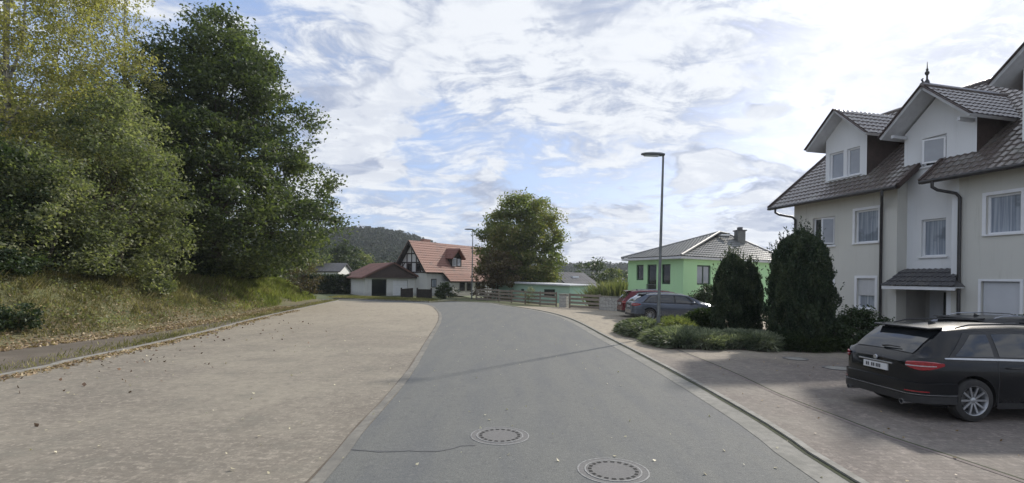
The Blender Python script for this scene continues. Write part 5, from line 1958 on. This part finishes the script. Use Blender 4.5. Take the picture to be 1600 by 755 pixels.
tree('willow_shrub', p, 'grey-green goat willow on the bank between the birch and the dark maple', 'shrub',
     [(-0.5, 2.1), (1.0, 3.0), (3.4, 3.3), (6.0, 2.6), (8.0, 1.5), (9.2, 0.4)], 330, 120, 0.66, 0.15, 'leaf_willow', trunk=(0.12, 0.5), nl=36, seed=21, stems=3, sprigs=40, lob=0.25)
p = at(52, 20.3)
tree('willow_shrub', p, 'dull green willow shrub in front of the yellow birch at the left edge', 'shrub',
     [(-0.3, 1.6), (0.8, 2.5), (2.6, 2.7), (4.2, 1.8), (5.0, 0.4)], 200, 110, 0.55, 0.14, 'leaf_willow', trunk=(0.09, 0.5), nl=26, seed=22, stems=3, sprigs=26, lob=0.25)
p = at(-60, 18.8)
tree('elder_shrub', p, 'dark elder shrub at the left edge of the picture above the leaf litter', 'shrub',
     [(-0.3, 1.6), (1.0, 2.6), (3.0, 2.8), (5.0, 1.8), (6.2, 0.4)], 170, 100, 0.55, 0.15, 'leaf_shrub', trunk=(0.09, 0.5), nl=26, seed=23, stems=3, lob=0.25)
for i, (px, d, lb) in enumerate(((255, 42, 'young dark tree filling the gap behind the goat willow'), (120, 37, 'dark broad tree standing behind the yellow birch'), (-50, 33, 'dark tree behind the birch, cut by the left edge of the picture'))):
    p = at(px, d)
    tree('broadleaf_tree', p, lb, 'tree', [(-0.2, 3.0), (2.5, 4.6), (7, 4.9), (10.5, 3.8), (13.5, 1.8), (15, 0.3)], 300, 90, 1.0, 0.26, 'leaf_willow' if i else 'leaf_maple', trunk=(0.2, 0.7), nl=30, seed=31 + i,
         group='trees behind the front row on the bank', lob=0.25)
p = at(474, 44)
tree('bare_shrub', p, 'thin brownish half bare shrub at the far end of the bank under the maple', 'shrub',
     [(0.1, 0.9), (1.2, 1.5), (2.4, 1.5), (3.4, 0.6)], 60, 34, 0.4, 0.12, 'leaf_brown', trunk=(0.06, 0.5), nl=40, seed=41, stems=3, lob=0.3)
p = at(28, 16.0)
tree('nettle_clump', p, 'small dark leafy plant low on the bank near the left edge', 'plant',
     [(0.05, 0.45), (0.35, 0.6), (0.7, 0.35)], 34, 50, 0.2, 0.10, 'leaf_shrub', trunk=(0.012, 0.6), nl=16, seed=42, bark='twig')

# the maple beyond the fence
p = at(812, 60)
tree('maple_tree', Vector((p.x, p.y, -1.0)), 'large rounded maple turning yellow, standing alone beyond the fence in the middle', 'tree',
     [(1.8, 2.2), (3.0, 3.9), (5.0, 4.9), (7.5, 5.2), (9.5, 4.7), (11.3, 3.6), (12.4, 2.2), (13.0, 0.7)], 480, 100, 0.78, 0.27, 'leaf_mid', trunk=(0.30, 0.75), nl=60, seed=51,
     stems=4, shell=0.42, lob=0.07, sprigs=8, lean=(0.3, 0))
p = at(778, 55)
tree('copper_tree', Vector((p.x, p.y, -1.0)), 'low reddish brown tree in front of the left side of the big maple', 'tree',
     [(0.3, 1.5), (1.8, 2.3), (3.8, 2.5), (5.4, 1.7), (6.3, 0.4)], 110, 80, 0.6, 0.24, 'leaf_brown', trunk=(0.12, 0.6), nl=20, seed=52)
p = at(697, 52)
tree('garden_shrub', Vector((p.x, p.y, 0)), 'round green shrub beside the foot of the distant street lamp', 'shrub',
     [(0.05, 0.8), (0.7, 1.05), (1.3, 0.8), (1.7, 0.2)], 50, 80, 0.3, 0.14, 'leaf_far', trunk=(0.05, 0.5), nl=12, seed=53)
p = at(826, 43)
tree('thin_shrub', Vector((p.x, p.y, -0.2)), 'thin half bare shrub poking up over the plank fence', 'shrub',
     [(0.4, 0.4), (1.0, 0.7), (1.7, 0.4)], 18, 26, 0.25, 0.10, 'leaf_reed', trunk=(0.02, 0.5), nl=14, seed=54, bark='twig')
# trees in the middle distance
mids = [(472, 95, 9.5, 5.0, 'dark round tree behind the small dark roofed house, leftmost of the row'), (500, 120, 12.5, 6.0, 'broad tree behind the small dark roofed house'),
        (540, 105, 10.0, 4.6, 'pale green round tree just left of the garage roof'), (560, 125, 9.5, 4.5, 'rounded tree behind the garage roof'),
        (600, 110, 6.5, 3.8, 'low tree between the garage roof and the half timbered gable'),
        (925, 95, 9.8, 5.5, 'dark broad tree right of the grey roofed house'), (952, 105, 9.3, 4.0, 'dark tree in the gap left of the bungalow'),
        (905, 120, 9.5, 4.5, 'tree behind the grey roof beside the big maple'), (975, 130, 10.0, 5.0, 'tree right behind the edge of the bungalow')]
for i, (px, d, h, r_, lb) in enumerate(mids):
    p = at(px, d)
    tree('distant_tree', p, lb, 'tree', [(0.4, r_ * 0.6), (h * 0.3, r_), (h * 0.6, r_ * 0.9), (h * 0.85, r_ * 0.5), (h, 0.3)], 90, 60, 1.0, 0.5,
         'leaf_far' if i % 3 else 'leaf_mid', trunk=(0.22, 0.6), nl=12, seed=60 + i, group='trees in the middle distance')
# pale reeds behind the garden wall
for i, (px, d, h) in enumerate(((948, 41, 1.9), (966, 40, 2.3), (984, 41, 2.1))):
    p = at(px, d)
    e = empty('reed_clump', (p.x, p.y, -0.1))
    tag(e, ('pale reed clump behind the garden wall, leftmost of three', 'tall pale reed clump behind the garden wall, middle of three', 'pale reed clump close to the bungalow wall, rightmost of three')[i], 'reeds', 'reed clumps behind the garden wall')
    rng = np.random.RandomState(80 + i)
    n = 900
    b0 = np.stack([rng.normal(size=n) * 0.55, rng.normal(size=n) * 0.5, np.zeros(n)], 1)
    out = np.stack([b0[:, 0] * 1.7 + rng.normal(size=n) * .15, b0[:, 1] * 1.7 + rng.normal(size=n) * .15, h * rng.uniform(0.5, 1.05, n)], 1)
    wv = np.stack([np.full(n, 0.03), rng.normal(size=n) * 0.02, np.zeros(n)], 1)
    V = np.stack([b0 - wv, b0 + wv, (b0 + out) / 2 + wv * 1.2 + [0, 0, h * .12], out, (b0 + out) / 2 - wv * 1.2 + [0, 0, h * .12]], 1).reshape(-1, 3)
    np_mesh('leaf_blades', V, np.arange(5 * n).reshape(n, 5), M['leaf_reed'], e)

# dark clipped hedge left of the garage
a, b = W(468, 462, 62), W(546, 462, 62)
e = empty('hedge', (a.x, a.y, 0), math.atan2(b.y - a.y, b.x - a.x))
tag(e, 'dark clipped hedge left of the garage', 'hedge')
rng = np.random.RandomState(90)
ln = (b - a).to_2d().length
n = 14000
pts = np.stack([rng.uniform(0, ln, n), rng.uniform(0, 1.2, n) ** 1.0, rng.uniform(0.02, 2.35, n)], 1)
pts += rng.normal(size=(n, 3)) * 0.06
V, F = leaf_quads(pts, 0.22, rng)
np_mesh('foliage', V, F, M['leaf_thuja'], e)
m_ = MB()
for k in range(9):
    m_ = MB().tube([(ln * (k + .5) / 9, 0.6, -0.1), (ln * (k + .5) / 9 + 0.1, 0.6, 1.0), (ln * (k + .5) / 9, 0.55, 2.1)], [0.06, 0.05, 0.02], 6)
    m_.build('stem', M['bark'], e)


# clipped columnar conifers by the forecourt
def conifer(loc, label, h, r_, seed, n=30000, second=None, leaf=0.13):
    rng = np.random.RandomState(seed)
    e = empty('conifer', loc)
    tag(e, label, 'conifer', 'columnar conifers beside the forecourt')
    spec = [(0.0, 0.0, h, r_)] + ([second] if second else [])
    allp = []
    for (ox, oy, hh_, rr_) in spec:
        m = int(n * (hh_ * rr_) / sum(q[2] * q[3] for q in spec))
        z = hh_ * rng.uniform(0.01, 1, m) ** 0.9
        q = z / hh_
        a = rng.uniform(0, 6.28, m)
        prof_r = rr_ * np.interp(q, [0, .08, .35, .6, .8, .92, 1.0], [0.86, .96, 1.0, .97, .82, .56, .08])
        lump = 1 + 0.09 * np.sin(a * 4 + z * 2.1 + seed) + 0.11 * np.sin(a * 9 - z * 3.3 + 1) + 0.06 * np.sin(a * 3 + z * 6.0) + 0.05 * np.sin(a * 17 + z * 9)
        r = prof_r * lump * (1 - 0.32 * rng.uniform(0, 1, m) ** 2.0)
        allp.append(np.stack([ox + r * np.cos(a), oy + r * np.sin(a), z], 1))
    # little shoots standing out of the outline
    pts = np.concatenate(allp)
    sel = rng.choice(len(pts), 520)
    sh = []
    for i in sel:
        c = pts[i]
        d = np.array([c[0] * .5, c[1] * .5, 1.0])
        d /= np.linalg.norm(d)
        t = rng.uniform(0, 1, 10)[:, None]
        sh.append(c + d * t * rng.uniform(0.2, 0.5) + rng.normal(size=(10, 3)) * 0.02)
    pts = np.concatenate([pts] + sh)
    dirs = np.stack([pts[:, 0] * .4, pts[:, 1] * .4, np.full(len(pts), 1.3)], 1)
    dirs /= np.linalg.norm(dirs, axis=1)[:, None]
    V, F = leaf_quads(pts, leaf, rng, 0.42, 0.0, dirs=dirs)
    np_mesh('foliage', V, F, M['leaf_thuja'], e)
    tm = MB()
    for (ox, oy, hh_, rr_) in spec:
        tm = MB().tube([(ox * .4, oy * .4, -0.2), (ox * .8, oy * .8, hh_ * .4), (ox, oy, hh_ * 0.93)], [0.11, 0.08, 0.02], 8)
        for k in range(46):
            z = hh_ * (0.06 + 0.86 * k / 46)
            a = k * 2.4
            rr2 = rr_ * 0.8 * (1 - (z / hh_) ** 3)
            tm.tube([(ox * .8, oy * .8, z * .85), (ox + rr2 * math.cos(a), oy + rr2 * math.sin(a), z + 0.25)], [0.02, 0.005], 5)
        tm.build('trunk', M['bark'], e)
    return e


def fl(px, py_, d):
    q = W(px, py_, d)
    return Vector((q.x, q.y, 0.04))


conifer(fl(1144, 500, 19.6), 'shorter twin topped dark conifer, the left one beside the parked cars', 3.2, 0.66, 101, 52000, leaf=0.085, second=(0.66, 0.1, 2.92, 0.46))
conifer(fl(1250, 500, 17.0), 'taller dark conifer in front of the corner of the beige house', 3.86, 0.92, 102, 70000, leaf=0.085)

# planting bed and its low shrubs
bed = [tuple(G(*q)[:2]) for q in ((975, 518), (1022, 543), (1100, 549), (1215, 549), (1310, 549), (1385, 548))] + [(15.2, 17.0), (13.6, 23.0), (7.0, 22.6), (5.2, 21.8)]
sheet('planting_bed', bed, 0.065, M['hedge_soil'], thick=0.03)


def spreading_shrub(x0, x1, y0, y1, h, n, label, mat='leaf_juniper', seed=1, ln=0.42, name='spreading_shrub', group='low spreading shrubs in the planting bed', bl=0.018):
    """many arching shoots: a soft mound of thin leaning sprays"""
    rng = np.random.RandomState(seed)
    cx, cy = (x0 + x1) / 2, (y0 + y1) / 2
    e = empty(name, (cx, cy, 0.05))
    tag(e, label, 'shrub', group)
    a = rng.uniform(0, 6.28, n)
    r = rng.uniform(0, 1, n) ** 0.5
    lump = 1 + 0.12 * np.sin(a * 4 + seed) + 0.08 * np.sin(a * 7 + 2 * seed)
    x = (x1 - x0) / 2 * r * lump * np.cos(a)
    y = (y1 - y0) / 2 * r * lump * np.sin(a)
    top = h * np.sqrt(np.clip(1 - (r * 0.98) ** 3.0, 0.02, 1)) * (0.82 + 0.25 * np.clip(vnoise(x * 1.0, y * 1.0, seed, 2.4), -1, 1))
    z = top * rng.uniform(0.15, 1.0, n) ** 0.5
    base = np.stack([x, y, z], 1)
    out = np.stack([np.cos(a) * 0.6 * r - 0.35, np.sin(a) * 0.6 * r - 0.1, rng.uniform(0.3, 1.2, n)], 1) + rng.normal(size=(n, 3)) * 0.35
    out /= np.linalg.norm(out, axis=1)[:, None]
    L_ = ln * rng.uniform(0.5, 1.3, n)[:, None]
    side = np.cross(out, rng.normal(size=(n, 3)))
    side /= np.linalg.norm(side, axis=1)[:, None] + 1e-9
    wv = side * bl
    mid_ = base + out * L_ * 0.5
    tip = base + out * L_ - np.array([0, 0, 1.0]) * L_ * 0.30
    V = np.stack([base - wv * .6, base + wv * .6, mid_ + wv, tip, mid_ - wv], 1).reshape(-1, 3)
    V[:, 2] = np.maximum(V[:, 2], 0.01)
    np_mesh('foliage', V, np.arange(5 * n).reshape(n, 5), M[mat], e)
    m_ = MB()
    for k in range(1):
        m_.tube([(0, 0, -0.02), (0.05, 0.02, h * 0.5), (0.02, 0.06, h * 0.8)], [0.04, 0.025, 0.01], 6)
        for j in range(14):
            aa = j * 2.4
            m_.tube([(0, 0, 0.05), ((x1 - x0) * .3 * math.cos(aa), (y1 - y0) * .3 * math.sin(aa), h * 0.6)], [0.02, 0.008], 5)
    m_.build('stem', M['twig'], e)
    return e


spreading_shrub(4.5, 5.75, 19.0, 21.4, 0.42, 15000, 'separate grey-green spreading shrub left of the street lamp, nearest the driveway', seed=111)
spreading_shrub(4.70, 7.15, 16.1, 19.0, 0.33, 22000, 'long grey-green spreading shrub right of the street lamp in front of the parked cars', seed=112)
spreading_shrub(6.7, 8.9, 16.0, 18.6, 0.33, 19000, 'grey-green spreading shrub in front of the shorter conifer', seed=113)
spreading_shrub(5.6, 7.0, 18.9, 20.9, 0.56, 7000, 'yellow-green flowering shrub just behind the low shrubs by the lamp', mat='leaf_yellow', seed=114, name='flowering_shrub')
spreading_shrub(7.2, 8.3, 20.0, 21.6, 0.85, 9000, 'small dark rounded shrub hiding the bonnet of the blue-grey car', mat='leaf_shrub', seed=115, name='dark_shrub')
spreading_shrub(8.5, 10.6, 15.9, 17.2, 0.40, 12000, 'low dark ground cover shrub at the foot of the taller conifer', mat='leaf_shrub', seed=116, name='dark_shrub')
p = fl(1344, 500, 17.2)
tree('dark_shrub', p, 'dark green shrub between the taller conifer and the black car', 'shrub',
     [(0.05, 0.7), (0.4, 1.0), (0.9, 0.8), (1.25, 0.25)], 90, 100, 0.26, 0.085, 'leaf_shrub', trunk=(0.04, 0.5), nl=22, seed=121)
p = fl(1306, 500, 16.4)
tree('dark_shrub', p, 'smaller dark shrub touching the right side of the taller conifer', 'shrub',
     [(0.05, 0.4), (0.3, 0.55), (0.65, 0.45), (0.9, 0.15)], 50, 80, 0.2, 0.08, 'leaf_shrub', trunk=(0.03, 0.5), nl=14, seed=122)
p = fl(1592, 500, 14.6)
tree('dark_shrub', p, 'dark shrub at the right edge in front of the house door', 'shrub',
     [(0.05, 0.5), (0.5, 0.6), (1.0, 0.45), (1.3, 0.15)], 50, 80, 0.2, 0.08, 'leaf_shrub', trunk=(0.03, 0.5), nl=14, seed=123)
p = fl(1104, 470, 31.0)
tree('round_shrub', p, 'small round green shrub at the foot of the bungalow wall', 'shrub',
     [(0.05, 0.7), (0.8, 0.95), (1.5, 0.8), (1.9, 0.2)], 70, 90, 0.3, 0.12, 'leaf_shrub', trunk=(0.05, 0.5), nl=14, seed=124)

# ---- grass and weeds on the bank
def blades(name, xs, ys, zs, h, w_, mat, seed, lean=0.5, label=None):
    rng = np.random.RandomState(seed)
    n = len(xs)
    b0 = np.stack([xs, ys, zs], 1)
    hh_ = h * rng.uniform(0.4, 1.3, n)
    a = rng.uniform(0, 6.28, n)
    tip = b0 + np.stack([np.cos(a) * hh_ * lean * rng.uniform(0, 1, n) + 0.12 * hh_, np.sin(a) * hh_ * lean, hh_], 1)
    ww_ = np.stack([np.cos(a + 1.57) * w_, np.sin(a + 1.57) * w_, np.zeros(n)], 1) * rng.uniform(0.5, 1.3, n)[:, None]
    md_ = (b0 + tip) / 2 + np.stack([np.zeros(n), np.zeros(n), hh_ * .12], 1)
    V = np.stack([b0 - ww_, b0 + ww_, md_ + ww_ * .7, tip, md_ - ww_ * .7], 1).reshape(-1, 3)
    o = np_mesh(name, V, np.arange(5 * n).reshape(n, 5), M[mat])
    return tag(o, label, None, None, 'stuff')


rng = np.random.RandomState(200)
n = 90000
ys = 8 + 44 * rng.uniform(0, 1, n) ** 1.5
ds = rng.uniform(0.55, 6.2, n)
dens_ = vnoise(ys * 0.7, ds * 1.8, 77, 1.4)
k = (rng.uniform(-1.0, 0.9, n) < dens_ + smoothstep(0.6, 2.6, ds) * 1.1 - 0.35)
ys, ds = ys[k], ds[k]
xs = toe_x(ys) - ds
zs = bank_h(xs, ys)
gr_m = ys + rng.normal(size=len(ys)) * 3.0 > 33
blades('dry_grass', xs[~gr_m], ys[~gr_m], zs[~gr_m], 0.17, 0.012, 'grass_dry', 201, 0.8, 'dry yellowish grass on the bank under the trees')
blades('green_grass', xs[gr_m], ys[gr_m], zs[gr_m], 0.34, 0.022, 'grass_green', 202, 0.7, 'fresh green grass at the far end of the bank')
# long tufts of grass standing out of the rest
n = 240
ty_ = 9 + 34 * rng.uniform(0, 1, n) ** 1.2
td = rng.uniform(1.4, 6.5, n)
idx = np.repeat(np.arange(n), 46)
ys = ty_[idx] + rng.normal(size=len(idx)) * 0.12
ds = td[idx] + rng.normal(size=len(idx)) * 0.12
xs = toe_x(ys) - ds
blades('long_grass', xs, ys, bank_h(xs, ys), 0.36, 0.010, 'grass_dry', 205, 0.7, 'long seeding tufts of grass on the bank')
BR = [(14.5, 2.3, 0.75, 'bramble patch on the bank above the dark leafy plant'), (18.0, 4.4, 1.1, 'bramble thicket at the top of the bank below the left willow'),
      (22.0, 5.0, 1.2, 'bramble thicket at the top of the bank below the goat willow'), (26.5, 4.6, 1.2, 'bramble thicket on the bank crest left of the big maple'),
      (31.0, 4.4, 1.3, 'bramble thicket under the left side of the big maple'), (36.0, 4.0, 1.3, 'bramble thicket under the middle of the big maple'),
      (24.0, 2.6, 0.6, 'low bramble patch half way down the bank'),
      (16.2, 4.8, 1.2, 'bramble thicket at the far left on top of the bank')]
for i, (y_, d_b, h_, lb) in enumerate(BR):
    x_ = float(toe_x(y_)) - d_b
    r_ = h_ * 1.3
    tree('bramble', Vector((x_, y_, bz(x_, y_))), lb, 'shrub', [(0.02, r_ * 0.8), (h_ * 0.4, r_), (h_ * 0.75, r_ * 0.7), (h_, 0.25)], 70, 70, 0.3, 0.12,
         ('leaf_willow', 'leaf_shrub', 'leaf_far')[i % 3], trunk=(0.02, 0.5), nl=20, seed=700 + i, bark='twig', group='brambles on the bank', lob=0.35, sprigs=24)
n = 26000
t = rng.uniform(0, 1, n)
q = rng.uniform(0, 1, n)
fe = [FE[int(i)] for i in t * (len(FE) - 1)]
fx = np.array([v.x for v in fe]) + rng.normal(size=n) * 0.4
fy = np.array([v.y for v in fe]) + 0.3 + q * 3.6
blades('verge_grass', fx, fy, np.full(n, 0.10), 0.12, 0.018, 'grass_dry', 203, 0.7, 'short grass on the verge in front of the garage')
n = 9000
ys = 8 + 38 * rng.uniform(0, 1, n) ** 1.3
ckx = np.interp(ys, [v.y for v in CK], [v.x for v in CK])
xs = ckx - 0.2 - np.abs(rng.normal(size=n)) * 0.5
k = rng.uniform(-1, 1, n) < vnoise(xs * .5, ys * .8, 9, 1.2) + 0.9 * smoothstep(20, 34, ys) - 0.2
blades('path_edge_grass', xs[k], ys[k], np.full(k.sum(), 0.04), 0.10, 0.010, 'grass_dry', 204, 0.8, 'low grass along the kerb of the footpath')


def litter(name, x, y, z, size, mat, seed, label, curl=0.5):
    rng = np.random.RandomState(seed)
    n = len(x)
    c = np.stack([x, y, z + size * 0.22 * rng.uniform(0.4, 1.4, n)], 1)
    nrm = rng.normal(size=(n, 3)) * curl
    nrm[:, 2] = 1
    nrm /= np.linalg.norm(nrm, axis=1)[:, None]
    t_ = np.cross(nrm, rng.normal(size=(n, 3)))
    t_ /= np.linalg.norm(t_, axis=1)[:, None]
    b_ = np.cross(nrm, t_)
    s = (size * rng.uniform(0.5, 1.4, n))[:, None]
    V = np.stack([c - t_ * s * .5, c - t_ * s * .1 + b_ * s * .4, c + t_ * s * .5 + nrm * s * 0.3, c - t_ * s * .1 - b_ * s * .4], 1).reshape(-1, 3)
    return tag(np_mesh(name, V, np.arange(4 * n).reshape(n, 4), M[mat]), label, None, None, 'stuff')


# leafy weeds among the grass
n = 26000
ys = 8 + 36 * rng.uniform(0, 1, n) ** 1.3
ds = rng.uniform(0.8, 6.4, n)
k = vnoise(ys * 1.1, ds * 1.6, 91, 2.0) > 0.12
ys, ds = ys[k], ds[k]
xs = toe_x(ys) - ds
pts = np.stack([xs, ys, bank_h(xs, ys) + rng.uniform(0.02, 0.30, len(xs))], 1)
V, F = leaf_quads(pts, 0.095, rng, 0.6, 0.8)
tag(np_mesh('bank_weeds', V, F, M['leaf_willow']), 'low leafy weeds growing among the grass of the bank', None, None, 'stuff')

# leaves along the kerb, on the footpath, on the bank foot and scattered on the paving
n = 5200
ys = 6 + 26 * rng.uniform(0, 1, n) ** 1.2
ckx = np.interp(ys, [v.y for v in CK], [v.x for v in CK])
off = np.abs(rng.normal(size=n)) * 0.22 + 0.02
cl_ = vnoise(ys * 1.0, ys * 0 + 3, 4, 1.8)
k = rng.uniform(-1.2, 1.2, n) < cl_ + np.exp(-((ys - 16) / 3.5) ** 2)
litter('kerb_leaf_litter', (ckx + off)[k], ys[k], np.full(k.sum(), 0.006), 0.075, 'litter', 301, 'fallen leaves gathered along the kerb')
n = 15000
ys = 5 + 30 * rng.uniform(0, 1, n)
tx = toe_x(ys)
xs = tx + 0.9 - np.abs(rng.normal(size=n)) * 2.1
zs = np.maximum(bank_h(xs, ys) * (xs < tx) + 0.05 * (xs < tx - 0.8), 0.035)
litter('bank_leaf_litter', xs, ys, zs, 0.085, 'litter', 302, 'brown and yellow leaves on the foot of the bank')
n = 150
ys = 4.5 + 20 * rng.uniform(0, 1, n) ** 1.3
xs = np.interp(ys, [v.y for v in CK], [v.x for v in CK]) + np.abs(rng.normal(size=n)) * 1.9 + 0.1
litter('curled_leaves', xs, ys, np.full(n, 0.01), 0.075, 'litter_dark', 303, 'curled dark leaves lying on the paving near the footpath', 1.0)
n = 420
ys = 2.5 + 30 * rng.uniform(0, 1, n) ** 1.5
xs = rng.uniform(-10.5, 4.0, n)
litter('pale_leaves', xs, ys, np.full(n, 0.014), 0.042, 'litter_pale', 304, 'small pale leaves scattered over road and paving', 0.5)
n = 160
ys = 4 + 14 * rng.uniform(0, 1, n)
xs = rng.uniform(4.3, 9.0, n)
litter('forecourt_leaves', xs, ys, np.full(n, 0.05), 0.04, 'litter', 305, 'small leaves on the reddish paving', 0.5)


# ---- far woods: thousands of crowns
def forest(name, X_, Y_, Z_, hgt, rad, per, quad, mat, seed, label):
    rng = np.random.RandomState(seed)
    n = len(X_)
    idx = np.repeat(np.arange(n), per)
    m = len(idx)
    hh_ = hgt * rng.uniform(0.7, 1.25, n)
    rr_ = rad * rng.uniform(0.7, 1.3, n)
    con = rng.uniform(0, 1, n) < 0.35
    a = rng.uniform(0, 6.28, m)
    ct = rng.uniform(-0.4, 1, m)
    st = np.sqrt(1 - ct ** 2)
    r = rr_[idx] * st * rng.uniform(0.75, 1.05, m)
    z = hh_[idx] * 0.55 + hh_[idx] * 0.45 * ct
    r = np.where(con[idx], rr_[idx] * 0.75 * (1 - (z / hh_[idx])) + 0.3, r)
    pts = np.stack([X_[idx] + r * np.cos(a), Y_[idx] + r * np.sin(a), Z_[idx] + z], 1)
    V, F = leaf_quads(pts, quad, rng, 0.75, 0.3)
    return tag(np_mesh(name, V, F, M[mat]), label, None, None, 'stuff')


rng = np.random.RandomState(400)
n = 6500
X_ = rng.uniform(-330, 20, n)
Y_ = rng.uniform(190, 520, n)
Z_ = land_h(X_, Y_)
k = (Z_ > 3) & (Y_ < 500) & (X_ / Y_ < 0.02)
forest('hill_forest', X_[k], Y_[k], Z_[k] - 1, 8.0, 4.4, 60, 1.5, 'leaf_forest', 401, 'dense mixed wood covering the far hill on the left')
n = 5200
X_ = rng.uniform(-60, 420, n)
Y_ = rng.uniform(170, 560, n)
Z_ = land_h(X_, Y_)
k = (X_ / Y_ > -0.06) & (vnoise(X_, Y_, 55, 0.03) > -0.5)
forest('far_forest', X_[k], Y_[k], Z_[k] - 1, 8.0, 4.8, 44, 1.7, 'leaf_forest', 402, 'far woods along the horizon left of the bungalow')


# ------------------------------------------------------------------ air between here and the far hills
hm = bpy.data.materials.new('haze')
hm.use_nodes = True
t = NT(hm.node_tree)
pv_ = t.n('ShaderNodeVolumePrincipled', Color=(0.80, 0.86, 0.95, 1), Density=0.0003)
pv_.inputs['Anisotropy'].default_value = 0.3
ho = t.n('ShaderNodeOutputMaterial')
t.nt.links.new(pv_.outputs[0], ho.inputs['Volume'])
tag(MB().box(-800, 800, -70, 1000, -30, 75).build('haze', hm), 'thin pale autumn haze over the valley', None, None, 'stuff')
